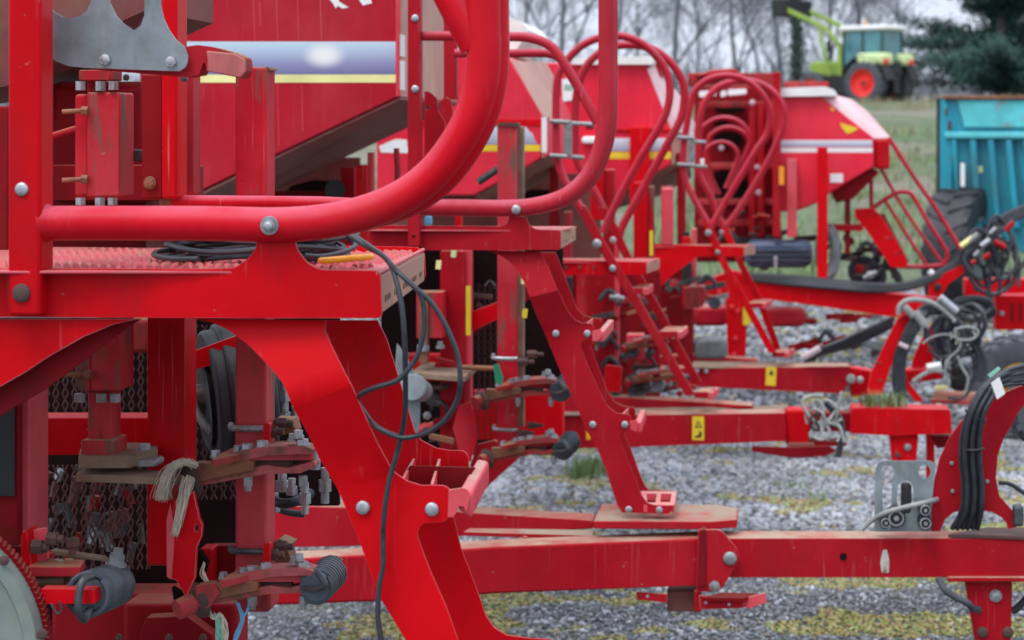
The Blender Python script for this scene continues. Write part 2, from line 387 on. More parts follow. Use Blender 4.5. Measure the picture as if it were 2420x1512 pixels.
    def coil(self, name, a, b, rpx, wire, turns, m='spring_steel', parent=None, n=14, hook=True):
        """coil spring from point a to point b"""
        p0, p1 = self.pt(*a), self.pt(*b); ax = (p1-p0); Lg = ax.length; ax.normalize(); u = ax.orthogonal().normalized(); v = ax.cross(u)
        r = rpx*self.px(a[2]); bm = bmesh.new(); pts = []
        for i in range(int(turns*n)+1):
            th = 2*math.pi*i/n; pts.append(p0+ax*(Lg*i/(turns*n))+(u*math.cos(th)+v*math.sin(th))*r)
        sweep(bm, pts, wire, 7)
        return self.add(name, bm, m, parent)
    def grille(self, name, x0, y0, x1, y1, d, cw, ch, m='paint_dark', parent=None, strand=.003):
        """expanded-metal sheet: zigzag strands of flat steel"""
        a = self.pt(x0, y1, d); b = self.pt(x1, y1, d); c = self.pt(x0, y0, d); X = (b-a); Z = (c-a); lx, lz = X.length, Z.length; X.normalize(); Z.normalize()
        bm = bmesh.new(); nx = int(lx/cw)+1; nz = int(lz/(ch/2))
        for i in range(nx):
            for sgn in (0, 1):
                pts = []
                for j in range(nz+1):
                    o_ = (j+sgn) % 2; pts.append(a+X*min(lx, (i*cw+(cw/2)*o_))+Z*min(lz, j*ch/2)+self.L*((.003 if o_ else -.003)))
                for p, q_ in zip(pts, pts[1:]): barv(bm, p, q_, .004, strand, self.L)
        return self.add(name, bm, m, parent)
# ============================================================ SETTING
def hgt(x, y):
    t = max(0, min(1, (y-26)/58)); t = t*t*(3-2*t)
    return t*(2.78+.012*(x-10))+(.12*noise.noise(Vector((x*.3, y*.3, 0)))+.05*noise.noise(Vector((x*1.3, y*1.3, 3))))*min(1, max(0, (y-25)/4))
def ground_mat(name, kind):
    m = bpy.data.materials.new(name); m.use_nodes = True; N = m.node_tree.nodes; L = m.node_tree.links; b = N['Principled BSDF']
    g = N.new('ShaderNodeTexCoord')
    def tex(sc, det=6): 
        n = N.new('ShaderNodeTexNoise'); n.inputs['Scale'].default_value = sc; n.inputs['Detail'].default_value = det; n.inputs['Roughness'].default_value = .65; L.new(g.outputs['Object'], n.inputs[0]); return n.outputs[0]
    def ramp(f, stops):
        r = N.new('ShaderNodeValToRGB'); e = r.color_ramp.elements
        while len(e) < len(stops): e.new(.5)
        for el, (p, c) in zip(e, stops): el.position = p; el.color = (*c, 1)
        L.new(f, r.inputs[0]); return r.outputs[0]
    def mix(f, a, b_):
        r = N.new('ShaderNodeMix'); r.data_type = 'RGBA'; L.new(f, r.inputs[0]); L.new(a, r.inputs[6]); L.new(b_, r.inputs[7]); return r.outputs[2]
    if kind == 'gravel':
        v = N.new('ShaderNodeTexVoronoi'); v.inputs['Scale'].default_value = 45; L.new(g.outputs['Object'], v.inputs[0])
        base = ramp(v.outputs['Distance'], [(0, (.17, .18, .21)), (.6, (.06, .065, .08))])
        moss = ramp(tex(30), [(.3, (.06, .09, .02)), (.7, (.16, .15, .03))])
        f = N.new('ShaderNodeMapRange'); f.inputs[1].default_value = .52; f.inputs[2].default_value = .62; L.new(tex(2.6), f.inputs[0])
        c = mix(f.outputs[0], base, moss); h = v.outputs['Distance']; dist = .012
    else:
        green = ramp(tex(1.2), [(.3, (.085, .13, .055)), (.55, (.13, .17, .085)), (.75, (.21, .22, .12))])
        dry = ramp(tex(2.5), [(.3, (.17, .15, .11)), (.7, (.30, .27, .20))])
        f = N.new('ShaderNodeMapRange'); f.inputs[1].default_value = .47; f.inputs[2].default_value = .56; L.new(tex(.13, 3), f.inputs[0])
        c = mix(f.outputs[0], green, dry); h = tex(9); dist = .12
    L.new(c, b.inputs['Base Color']); b.inputs['Roughness'].default_value = .9
    bp = N.new('ShaderNodeBump'); bp.inputs['Distance'].default_value = dist; L.new(h, bp.inputs['Height']); L.new(bp.outputs[0], b.inputs['Normal'])
    return m
gm = ground_mat('gravel_ground', 'gravel'); tm = ground_mat('grass_ground', 'grass')
def grid(name, xs, ys, f, m):
    bm = bmesh.new(); V = [[bm.verts.new((x, y, f(x, y))) for x in xs] for y in ys]
    for j in range(len(ys)-1):
        for i in range(len(xs)-1): bm.faces.new((V[j][i], V[j][i+1], V[j+1][i+1], V[j+1][i]))
    return link(name, finish(bm, name, ang=80), m)
yard = grid('gravel_yard', [x*1.5 for x in range(-40, 61)], [y*1.0 for y in range(-15, 26)], lambda x, y: .012*noise.noise(Vector((x*.8, y*.8, 0)))*(1 if y > 6 else 0), gm); tag(yard, kind='structure')
bank = grid('grass_bank', [x*2.0 for x in range(-60, 81)], [24.6+y*1.6 for y in range(0, 60)]+[125, 150, 200, 300, 500, 900], lambda x, y: hgt(x, y)-.03+(.05 if y > 25 else 0), tm); tag(bank, kind='structure')
# loose stones of the yard, nearest the camera finer and darker
def stones():
    VV, CC = [], []
    cube = np.array([(-1, -1, -1), (1, -1, -1), (1, 1, -1), (-1, 1, -1), (-1, -1, 1), (1, -1, 1), (1, 1, 1), (-1, 1, 1)], float)
    for x0, x1, y0, y1, n, s0, s1, tone in ((-2.0, 3.4, 7.3, 9.6, 60000, .003, .0085, .85), (-2.0, 3.4, 7.3, 9.6, 1200, .009, .014, 1.3), (-2.4, 4.4, 9.3, 13.0, 62000, .006, .017, 1.4), (-3, 8, 13, 24.5, 30000, .012, .032, 1.2)):
        x = RNG.uniform(x0, x1, n); y = RNG.uniform(y0, y1, n); s = RNG.uniform(s0, s1, n)
        v = cube[None]*RNG.uniform(.55, 1.1, (n, 8, 3)); v *= RNG.uniform(.6, 1.15, (n, 1, 3)); v[:, :, 2] *= .7
        v *= s[:, None, None]
        a = RNG.uniform(0, 2*np.pi, n); b = RNG.normal(0, .35, n)
        ca, sa, cb, sb = np.cos(a)[:, None], np.sin(a)[:, None], np.cos(b)[:, None], np.sin(b)[:, None]
        X, Y, Z = v[:, :, 0], v[:, :, 1], v[:, :, 2]
        Y, Z = Y*cb-Z*sb, Y*sb+Z*cb; X, Y = X*ca-Y*sa, X*sa+Y*ca
        v = np.stack([X+x[:, None], Y+y[:, None], Z+(s*.35)[:, None]], -1)
        # colour: mid grey-blue stones with light and dark ones; mossy ones in patches
        g_ = RNG.uniform(.09, .34, n)*tone; lite = RNG.random(n) < .06; g_[lite] = RNG.uniform(.35, .55, lite.sum())
        c = np.stack([g_*.95, g_*1.0, g_*1.07], -1)
        warm = RNG.random(n) < .08; c[warm] *= np.array([1.2, 1.0, .8])
        mk = np.array([noise.noise(Vector((xx*1.7, yy*2.6, 5)))+.5*noise.noise(Vector((xx*6, yy*8, 1))) for xx, yy in zip(x, y)])
        th = .12 if y1 < 10 else .34
        tone_ = np.array([.78+.9*noise.noise(Vector((xx*1.1, yy*1.5, 11)))+.25 for xx, yy in zip(x, y)]).clip(.72, 1.25); c *= tone_[:, None]
        ms = mk > th; k = ms.sum(); mc = np.stack([RNG.uniform(.22, .46, k), RNG.uniform(.20, .38, k), RNG.uniform(.012, .04, k)], -1); c[ms] = .4*c[ms]+.6*mc
        # dry clear patches (grit) where bright stones are fewer
        VV.append(v.reshape(-1, 3)); CC.append(np.repeat(c, 8, 0))
    V = np.concatenate(VV); C = np.concatenate(CC); n = len(V)//8
    q = np.array([(0, 3, 2, 1), (4, 5, 6, 7), (0, 1, 5, 4), (1, 2, 6, 5), (2, 3, 7, 6), (3, 0, 4, 7)])
    F = (q[None]+(np.arange(n)*8)[:, None, None]).reshape(-1)
    me = bpy.data.meshes.new('stones'); me.vertices.add(len(V)); me.vertices.foreach_set('co', V.astype(np.float32).ravel())
    me.loops.add(len(F)); me.loops.foreach_set('vertex_index', F.astype(np.int32)); me.polygons.add(n*6)
    me.polygons.foreach_set('loop_start', np.arange(n*6, dtype=np.int32)*4)
    at = me.color_attributes.new('col', 'FLOAT_COLOR', 'POINT'); at.data.foreach_set('color', np.concatenate([C, np.ones((len(C), 1))], 1).astype(np.float32).ravel())
    me.update(); 
    m = bpy.data.materials.new('stone'); m.use_nodes = True; N = m.node_tree.nodes; a_ = N.new('ShaderNodeVertexColor'); a_.layer_name = 'col'
    m.node_tree.links.new(a_.outputs[0], N['Principled BSDF'].inputs['Base Color']); N['Principled BSDF'].inputs['Roughness'].default_value = .8
    return link('gravel', me, m)
tag(stones(), kind='stuff', label='loose grey gravel with yellow-green mossy patches', cat='gravel')

def blades(name, spots, m, n, h, spread, lean=.5, seed=1, w=.004):
    r = random.Random(seed); bm = bmesh.new()
    for cx, cy, cz in spots:
        for k in range(n):
            a = r.uniform(0, 6.28); q_ = r.gauss(0, spread); x = cx+q_*math.cos(a); y = cy+q_*math.sin(a)
            hh = h*r.uniform(.5, 1.15); le = lean*hh*r.uniform(.2, 1.2); b = r.uniform(0, 6.28); dx, dy = math.cos(b)*le, math.sin(b)*le; px, py = -math.sin(b)*w, math.cos(b)*w
            v = [bm.verts.new(p) for p in ((x-px, y-py, cz), (x+px, y+py, cz), (x+dx*.4+px*.7, y+dy*.4+py*.7, cz+hh*.6), (x+dx*.4-px*.7, y+dy*.4-py*.7, cz+hh*.6), (x+dx, y+dy, cz+hh*.9))]
            bm.faces.new((v[0], v[1], v[2], v[3])); bm.faces.new((v[3], v[2], v[4]))
    return link(name, finish(bm, name, recalc=False), m)
g1 = P(2330*.0+1378, 1092, 11.2); o = blades('grass_tuft', [(P(1380, 1095, 11.2).x, 11.2, 0), (P(1400, 1100, 11.3).x, 11.3, 0)], 'leaf_grass', 140, .13, .06); tag(o, 'small tuft of grass growing in the gravel left of the second ladder', 'grass tuft', kind='stuff')
o = blades('grass_tuft', [(P(1900, 1150, 10.8).x, 10.6, 0), (P(1880, 1150, 10.8).x, 10.9, 0)], 'leaf_grass', 60, .05, .12, seed=4); tag(o, 'low scattered weeds in the gravel behind the long drawbar', 'weeds', kind='stuff')
# rough grass and dead stems on the bank
r_ = random.Random(5)
sp = []
for _ in range(900):
    y = r_.uniform(25, 60)**1.0; x = r_.uniform(-.05, .42)*y if r_.random() < .9 else r_.uniform(-.3, .5)*y; sp.append((x, y, hgt(x, y)))
o = blades('rough_grass', sp, 'leaf_grass', 14, .28, .25, .6, 8, .012); tag(o, 'rough green grass on the bank', 'grass', kind='stuff')
sp = []
for _ in range(700):
    y = r_.uniform(42, 84); x = r_.uniform(.05, .42)*y; 
    if noise.noise(Vector((x*.25, y*.2, 8))) > -.05: sp.append((x, y, hgt(x, y)))
o = blades('dead_stems', sp, 'leaf_dry', 16, .38, .45, .5, 9, .012); tag(o, 'dry brown dead stems on the bank', 'dead stems', kind='stuff')

# ------------------------------------------------------------ bare trees
def tree_mesh(seed, H=13, low=.12, dens=1.0, spreadf=1.0):
    r = random.Random(seed); segs = []
    def grow(p, d, L, rad, lev):
        n = 4 if lev == 0 else 3
        for i in range(n):
            q = p+d*(L/n); d2 = (d+Vector((r.gauss(0, .10), r.gauss(0, .10), r.gauss(0, .05)+(.05 if lev else 0)))).normalized()
            r2 = rad*(1-.16*(1 if lev else .9)); segs.append((p.copy(), q.copy(), rad, r2, lev)); p, d, rad = q, d2, r2
            if lev < (5 if L > .5 else 4):
                k = {0: 3, 1: 3, 2: 3, 3: 2, 4: 2}[lev] if r.random() < dens else 1
                if lev == 0 and i == 0: k = 2
                for _ in range(k):
                    ax = d.orthogonal().normalized(); ax.rotate(Matrix.Rotation(r.uniform(0, 6.28), 3, d)); nd = d.copy(); nd.rotate(Matrix.Rotation(r.uniform(.45, 1.05)*spreadf, 3, ax)); nd.z += .12
                    grow(p, nd.normalized(), L*r.uniform(.42, .66), rad*r.uniform(.38, .6), lev+1)
    grow(Vector((0, 0, -.4)), Vector((r.gauss(0, .03), 0, 1)).normalized(), H*.62, H*.012, 0)
    segs = [s for s in segs if s[4] < 5 or r.random() < .8]
    A_ = np.array([s[0][:] for s in segs]); B_ = np.array([s[1][:] for s in segs]); ra = np.array([max(s[2], .008) for s in segs]); rb = np.array([max(s[3], .005) for s in segs])
    D = B_-A_; D /= np.linalg.norm(D, axis=1)[:, None]; U = np.cross(D, np.array([.3, .9, .2])); U /= np.linalg.norm(U, axis=1)[:, None]; Wv = np.cross(D, U)
    V = []
    for k in range(3):
        c, s = math.cos(k*2.0944), math.sin(k*2.0944); V.append(A_+(U*c+Wv*s)*ra[:, None])
    for k in range(3):
        c, s = math.cos(k*2.0944), math.sin(k*2.0944); V.append(B_+(U*c+Wv*s)*rb[:, None])
    V = np.stack(V, 1).reshape(-1, 3); n = len(segs)
    q = np.array([(0, 1, 4, 3), (1, 2, 5, 4), (2, 0, 3, 5)]); thick = np.array([s[4] < 2 for s in segs])
    def mk(sel, nm):
        idx = np.nonzero(sel)[0]; v = V.reshape(n, 6, 3)[idx].reshape(-1, 3); F = (q[None]+(np.arange(len(idx))*6)[:, None, None]).reshape(-1)
        me = bpy.data.meshes.new(nm); me.vertices.add(len(v)); me.vertices.foreach_set('co', v.astype(np.float32).ravel()); me.loops.add(len(F)); me.loops.foreach_set('vertex_index', F.astype(np.int32))
        me.polygons.add(len(idx)*3); me.polygons.foreach_set('loop_start', np.arange(len(idx)*3, dtype=np.int32)*4); me.update(); return me
    return mk(thick, 'trunk'), mk(~thick, 'crown')
VAR = [tree_mesh(s, 13+s % 3, dens=.47, spreadf=1.05+.12*(s % 2)) for s in (11, 12, 13, 14)]
for t_, c_ in VAR: t_.materials.append(MATS['bark_grey']); c_.materials.append(MATS['bark_grey'])
tr = [(1240, 118), (1330, 104), (1445, 108), (1500, 130), (1588, 100), (1655, 122), (1742, 106), (1800, 128), (1850, 118), (1955, 122), (2050, 126), (1110, 112), (2140, 130), (2500, 118)]
rt = random.Random(9)
for i, (x, Y) in enumerate(tr):
    X = (x-CX)/FP*Y; z = hgt(X, Y)
    root = bpy.data.objects.new('bare_tree', None); COL.objects.link(root); root.location = (X, Y, z); root.rotation_euler[2] = rt.uniform(0, 6.28); s = rt.uniform(.75, 1.2); root.scale = (s, s, s)
    tag(root, 'bare grey winter tree in the row beyond the machines', 'tree', 'bare winter trees along the skyline')
    for nm, me in zip(('trunk', 'crown'), VAR[i % 4]):
        o = bpy.data.objects.new(nm, me); COL.objects.link(o); o.parent = root
# brush at the foot of the trees
def thicket(seed, n=5200):
    r = random.Random(seed); bm = bmesh.new()
    for _ in range(n):
        x = r.uniform(-32, 34); y = r.uniform(104, 122); z = hgt(x, y); p = Vector((x, y, z)); d = Vector((r.gauss(0, .5), r.gauss(0, .4), 1)).normalized(); L = r.uniform(.8, 3.2)*(.6+.5*noise.noise(Vector((x*.2, 0, 0)))+.4)
        for k in range(3):
            q = p+d*L/3; v = [bm.verts.new(c) for c in (p+Vector((.02, 0, 0)), p-Vector((.02, 0, 0)), q-Vector((.012, 0, 0)), q+Vector((.012, 0, 0)))]; bm.faces.new(v)
            if k: 
                s = q+Vector((r.gauss(0, .5), r.gauss(0, .3), .5)); w = [bm.verts.new(c) for c in (q, q+Vector((.03, 0, 0)), s)]; bm.faces.new(w)
            p = q; d = (d+Vector((r.gauss(0, .3), r.gauss(0, .2), 0))).normalized()
    return link('brushwood', finish(bm, 'brushwood', recalc=False), 'bark_grey')
tag(thicket(3), 'grey leafless brushwood at the foot of the winter trees', 'brushwood', kind='stuff')
# ivy-clad trunk
def leaves(bm, c, n, sx, sy, sz, s, r, droop=0):
    for _ in range(n):
        p = c+Vector((r.gauss(0, sx), r.gauss(0, sy), r.gauss(0, sz))); u = Vector((r.gauss(0, 1), r.gauss(0, 1), r.gauss(0, .6)-droop)).normalized()*s*r.uniform(.5, 1.3); v = u.orthogonal().normalized()*s*.5
        vs = [bm.verts.new(q) for q in (p, p+u*.5+v, p+u, p+u*.5-v)]; bm.faces.new(vs)
Yi = 96; Xi = (1883-CX)/FP*Yi; zi = hgt(Xi, Yi); ro = bpy.data.objects.new('ivy_tree', None); COL.objects.link(ro); ro.location = (Xi, Yi, zi); tag(ro, 'straight tree trunk wrapped in dark green ivy left of the tractor', 'tree')
bm = bmesh.new(); cyl(bm, (0, 0, -.5), (0, 0, 13), .20, .12, 10); link('trunk', finish(bm, 'trunk'), 'bark_dark', ro)
bm = bmesh.new(); rr = random.Random(4)
for k in range(120): leaves(bm, Vector((0, 0, k*.085)), 34, .15, .15, .1, .16, rr)
link('ivy', finish(bm, 'ivy', recalc=False), 'leaf_ivy', ro)
# dark conifer at the right
Yc = 97; Xc = (2368-CX)/FP*Yc; zc_ = hgt(Xc, Yc); ro = bpy.data.objects.new('conifer', None); COL.objects.link(ro); ro.location = (Xc, Yc, zc_); tag(ro, 'big dark blue-green conifer with raised drooping limbs behind the teal trailer', 'tree')
bm = bmesh.new(); cyl(bm, (0, 0, -.5), (0, 0, 14), .35, .08, 12); trunk_bm = bm
bm2 = bmesh.new(); rr = random.Random(14)
for k in range(190):
    z = rr.uniform(.2, 15); a = rr.uniform(0, 6.28); Lr = (5.6-.24*z)*rr.uniform(.6, 1.12)
    d = Vector((math.cos(a), math.sin(a), .45)); p = Vector((0, 0, z)); steps = 12
    for j in range(steps):
        t = (j+1)/steps; q = Vector((math.cos(a)*Lr*t, math.sin(a)*Lr*t, z+Lr*.78*min(1, .12+z/5)*t-.34*Lr*t*t*min(1, .2+z/6)))
        if j % 2 == 0: cyl(trunk_bm, p, q, .05*(1-t)+.012, None, 4)
        leaves(bm2, q, int(44+26*(1-abs(t-.5))), .26+.16*(1-t), .30, .17+.16*(1-t), .16, rr, .5); p = q
link('trunk', finish(trunk_bm, 'trunk'), 'bark_dark', ro); link('crown', finish(bm2, 'crown', recalc=False), 'leaf_conifer', ro)

# ------------------------------------------------------------ tractor on the bank
TY = 88.0; tw_ = P(2046, 196, TY); TH = math.radians(137)  # heading
TR = bpy.data.objects.new('tractor', None); COL.objects.link(TR); wheel_r = .95
TR.location = (tw_.x, tw_.y, tw_.z-wheel_r); tag(TR, 'green tractor with red wheel rims and raised front loader on the grass bank', 'tractor')
TR.rotation_euler[2] = TH
# local axes: +x forward, +y left; origin under the left rear wheel
def tobj(name, bm, m, par=None, bev=.03): return link(name, finish(bm, name), m, par or TR, bev=bev)
def wheel(cx, cy, R, wd, outside, rimm='rim_red', par=None, T_=None, lug=20):
    w_ = bpy.data.objects.new('wheel', None); 
    bm = bmesh.new(); n = 40
    prof = [(.62, -.5), (.80, -.52), (.93, -.48), (1.0, -.36), (1.0, .36), (.93, .48), (.80, .52), (.62, .5)]
    rows = [[bm.verts.new((cx+R*p*math.cos(2*math.pi*i/n), cy+wd*q, R+R*p*math.sin(2*math.pi*i/n))) for i in range(n)] for p, q in prof]
    for a, b in zip(rows, rows[1:]):
        for i in range(n): bm.faces.new((a[i], a[(i+1) % n], b[(i+1) % n], b[i]))
    for k in range(lug):
        for sg in (-1, 1):
            th = 2*math.pi*(k+(.5 if sg > 0 else 0))/lug
            def q(t, y, e): return Vector((cx+R*e*math.cos(t), cy+y*wd, R+R*e*math.sin(t)))
            dt = .55*2*math.pi/lug
            c8 = [q(th, .02*sg, .97), q(th+dt*.5, .02*sg, .97), q(th+dt*1.5, .48*sg, .95), q(th+dt, .48*sg, .95), q(th, .02*sg, 1.05), q(th+dt*.5, .02*sg, 1.05), q(th+dt*1.5, .48*sg, 1.03), q(th+dt, .48*sg, 1.03)]
            boxv(bm, c8)
    ty = tobj('tyre', bm, 'rubber_dusty', par, 0)
    bm = bmesh.new(); s = outside
    cyl(bm, (cx, cy+s*wd*.46, R), (cx, cy+s*wd*.10, R), R*.64, R*.50, 32); cyl(bm, (cx, cy+s*wd*.12, R), (cx, cy+s*wd*.30, R), R*.2, R*.17, 16)
    bmesh.ops.delete(bm, geom=[], context='VERTS')
    # dished rim : ring + inner disc
    bm.free(); bm = bmesh.new(); pr = [(.64, .50), (.60, .48), (.56, .22), (.30, .12), (.22, .30), (0, .32)]
    rows = [[bm.verts.new((cx+R*p*math.cos(2*math.pi*i/32), cy+s*wd*q, R+R*p*math.sin(2*math.pi*i/32))) for i in range(32)] for p, q in pr[:-1]]
    for a, b in zip(rows, rows[1:]):
        for i in range(32): bm.faces.new((a[i], a[(i+1) % 32], b[(i+1) % 32], b[i]))
    bm.faces.new(rows[-1]); tobj('rim', bm, rimm, ty, 0)
    bm = bmesh.new(); cyl(bm, (cx, cy+s*wd*.30, R), (cx, cy+s*wd*.36, R), R*.10, None, 12); tobj('hub', bm, 'black', ty, 0)
    return ty
o1 = wheel(0, 0, .95, .55, 1); o1.name = 'rear_wheel'; o2 = wheel(0, -2.15, .95, .55, -1); o2.name = 'rear_wheel'
o3 = wheel(2.75, -.05, .72, .45, 1); o3.name = 'front_wheel'; o4 = wheel(2.75, -2.1, .72, .45, -1); o4.name = 'front_wheel'
bm = bmesh.new(); abox(bm, -.5, -1.45, .55, 3.2, -.7, 1.25); abox(bm, -.55, -1.9, .8, .3, -.3, 1.15); abox(bm, .9, -.62, .45, 2.1, -.15, 1.3); abox(bm, -.9, -1.3, .5, -.3, -.8, 1.4); tobj('chassis', bm, 'black')
bm = bmesh.new(); abox(bm, 1.5, -1.5, 1.25, 3.35, -.65, 1.95); tobj('bonnet', bm, 'lime', bev=.12)
for y in (-.10, -2.05):
    bm = bmesh.new()
    for k in range(7):
        a0, a1 = math.radians(20+k*22), math.radians(42+k*22); R1 = 1.12
        boxv(bm, [(R1*math.cos(a0), y-.35, .95+R1*math.sin(a0)), (R1*math.cos(a0), y+.35, .95+R1*math.sin(a0)), (R1*math.cos(a1), y+.35, .95+R1*math.sin(a1)), (R1*math.cos(a1), y-.35, .95+R1*math.sin(a1))]+[((R1+.05)*math.cos(a0), y-.35, .95+(R1+.05)*math.sin(a0)), ((R1+.05)*math.cos(a0), y+.35, .95+(R1+.05)*math.sin(a0)), ((R1+.05)*math.cos(a1), y+.35, .95+(R1+.05)*math.sin(a1)), ((R1+.05)*math.cos(a1), y-.35, .95+(R1+.05)*math.sin(a1))])
    tobj('mudguard', bm, 'black', bev=0)
for y0, y1 in ((-.75, .25), (-2.4, -1.4)):
    bm = bmesh.new(); abox(bm, -.95, y0, 1.7, .35, y1, 2.22); tobj('rear_wing', bm, 'lime_pale', bev=.14)
for y0, y1 in ((-.30, .1), (-2.25, -1.85)):
    bm = bmesh.new(); abox(bm, -.99, y0, 1.75, -.92, y1, 1.95); tobj('tail_light', bm, 'rim_red', bev=.02)
bm = bmesh.new(); abox(bm, -.9, -1.45, 1.2, -.2, -.7, 1.9); tobj('rear_panel', bm, 'black', bev=.08)
cabo = bm = bmesh.new()
for x in (-.62, .35, 1.35):
    for y in (-.30, -1.85): barv(bm, (x+(.0 if x else 0), y, 1.4), (x*1.0-(.05 if x > 1 else 0), y, 3.2), .09, .09, Vector((0, 1, 0)))
abox(bm, -.65, -1.9, 1.2, 1.4, -.25, 1.75); cabf = tobj('cab_frame', bm, 'cab_dark', bev=.02)
bm = bmesh.new(); abox(bm, -.6, -1.84, 1.75, 1.3, -.31, 3.18); tobj('cab_glass', bm, 'glass_teal', cabf, .02)
bm = bmesh.new(); abox(bm, -.85, -1.98, 3.2, 1.5, -.18, 3.42); tobj('cab_roof', bm, 'white', bev=.08)
bm = bmesh.new(); abox(bm, -.3, -1.3, 1.8, .15, -.85, 2.5); tobj('seat', bm, 'black', cabf, .06)
# front loader
lo = None
for y in (-.25, -1.95):
    bm = bmesh.new()
    for a, b in (((1.45, 2.55), (2.2, 3.35)), ((2.2, 3.35), (3.1, 3.75)), ((3.1, 3.75), (4.3, 4.25))): barv(bm, (a[0], y, a[1]), (b[0], y, b[1]), .12, .19, Vector((0, 1, 0)))
    o = tobj('loader_arm', bm, 'lime', bev=.02)
    bm = bmesh.new(); barv(bm, (2.0, y, 1.3), (2.55, y, 3.45), .1, .14, Vector((0, 1, 0))); barv(bm, (1.45, y, 1.3), (1.5, y, 2.7), .12, .20, Vector((0, 1, 0))); tobj('loader_strut', bm, 'lime', bev=.02)
bm = bmesh.new(); abox(bm, 4.2, -2.1, 3.95, 4.9, 0, 4.7); tobj('loader_head', bm, 'black')
bm = bmesh.new(); barv(bm, (1.45, .1, 2.5), (1.55, .45, 2.5), .05, .05); abox(bm, 1.5, .35, 2.3, 1.6, .6, 2.75); tobj('mirror', bm, 'black')
bm = bmesh.new(); cyl(bm, (.2, -.3, 3.42), (.2, -.3, 3.6), .07); tobj('beacon', bm, 'amber')
bm = bmesh.new(); cyl(bm, (1.6, -1.7, 1.6), (1.6, -1.7, 3.1), .06); tobj('exhaust', bm, 'steel_dark')
bm = bmesh.new(); abox(bm, 3.4, -1.5, .7, 3.9, -.7, 1.3); tobj('front_linkage', bm, 'black')

# ------------------------------------------------------------ teal trailer
T = Thing('muck_spreader', 'tall teal trailer body with ribbed sides and black lugged tyres at the right edge', 'trailer', 21.5, .30)
T.plate('body', [(2216, 234), (2520, 234), (2520, 640), (2420, 600), (2345, 540), (2300, 500), (2280, 458), (2213, 456)], .0, 1.8, 'teal', bev=.01)
T.plate('top_panel', [(2262, 236), (2520, 236), (2520, 300), (2278, 300)], -.03, .03, 'teal_pale', bev=.006)
T.box('top_edge', 2224, 226, 2520, 234, -.06, .1, 'rust', bev=.006)
T.box('rail', 2232, 312, 2520, 327, -.10, .12, 'teal_pale', bev=.015)
T.plate('corner_post', [(2222, 230), (2232, 230), (2256, 300), (2250, 456), (2216, 456)], -.05, .08, 'teal', bev=.01)
T.box('edge_seal', 2213, 232, 2221, 458, -.055, .1, 'black', bev=0)
for k in range(7):
    x = 2250+k*42; T.plate('rib', [(x, 330), (x+14, 330), (x+26+k*3, 540), (x+10+k*3, 540)] if k else [(x, 330), (x+9, 330), (x+16, 455), (x+6, 455)], -.09, .1, 'teal', bev=.008)
    if k: T.plate('recess', [(x+15, 332), (x+28, 332), (x+44+k*3, 530), (x+27+k*3, 530)], -.012, .012, 'teal_dark', bev=0)
for x, y, w_, h_ in ((2234, 255, 6, 16), (2240, 285, 8, 22), (2250, 365, 7, 18)): T.box('hinge', x, y, x+w_, y+h_, -.08, .03, 'rust_dark')
T.box('reflector_strip', 2270, 385, 2280, 440, -.10, .01, 'white', bev=0); T.box('sticker', 2302, 392, 2322, 408, -.02, .01, 'lime_pale', bev=0)
def tyre(T, x, y, d, R, wd, rimm='rubber', name='wheel', lug=22, ax=None, rimr=.55, m='rubber_dusty'):
    c = T.pt(x, y, d); A_ = (ax or T.L).normalized(); U = Vector((A_.y, -A_.x, 0)).normalized(); Z = A_.cross(U); bm = bmesh.new(); n = 44
    def q(t, h, e): return c+(U*math.cos(t)+Z*math.sin(t))*R*e+A_*h*wd
    pr = [(rimr, -.46), (.78, -.52), (.92, -.5), (.985, -.38), (.985, .38), (.92, .5), (.78, .52), (rimr, .46)]
    rows = [[bm.verts.new(q(2*math.pi*i/n, h, e)) for i in range(n)] for e, h in pr]
    for a, b in zip(rows, rows[1:]):
        for i in range(n): bm.faces.new((a[i], a[(i+1) % n], b[(i+1) % n], b[i]))
    for k in range(lug):
        for sg in (-1, 1):
            th = 2*math.pi*(k+(.5 if sg > 0 else 0))/lug; dt = .6*2*math.pi/lug
            boxv(bm, [q(th, .02*sg, .95), q(th+dt*.55, .02*sg, .95), q(th+dt*1.5, .5*sg, .90), q(th+dt*.9, .5*sg, .90), q(th, .02*sg, 1.03), q(th+dt*.55, .02*sg, 1.03), q(th+dt*1.5, .5*sg, 1.0), q(th+dt*.9, .5*sg, 1.0)])
    ty = T.add(name, bm, m)
    bm = bmesh.new(); pr = [(rimr+.01, -.47), (rimr-.04, -.44), (rimr-.10, -.1), (.24, -.02), (.2, -.2)]
    rows = [[bm.verts.new(q(2*math.pi*i/32, h, e)) for i in range(32)] for e, h in pr]
    for a, b in zip(rows, rows[1:]):
        for i in range(32): bm.faces.new((a[i], a[(i+1) % 32], b[(i+1) % 32], b[i]))
    bm.faces.new(rows[-1]); T.add('rim', bm, rimm, ty)
    return ty
tyre(T, 2272, 596, -.10, .62, .42, 'disc_grey', ax=Vector((-1, .55, 0)), lug=18, m='rubber')
T.box('axle', 2240, 560, 2520, 590, .6, .1, 'steel_dark')
# ============================================================ DRILL A (nearest)
A = Thing('seed_drill', 'nearest red seed drill, its guard rail and big bent ladder filling the left half', 'seed drill', 3.2, .12, group='red seed drills parked in a row')
A.box('post', 18, -260, 96, 747, -.034, .062, 'paint_bright', bev=.006)
A.bolt(52, 447, -.034, 17, 'zinc', hexa=False); A.bolt(51, 692, -.034, 23, 'rust_dark', hexa=False)
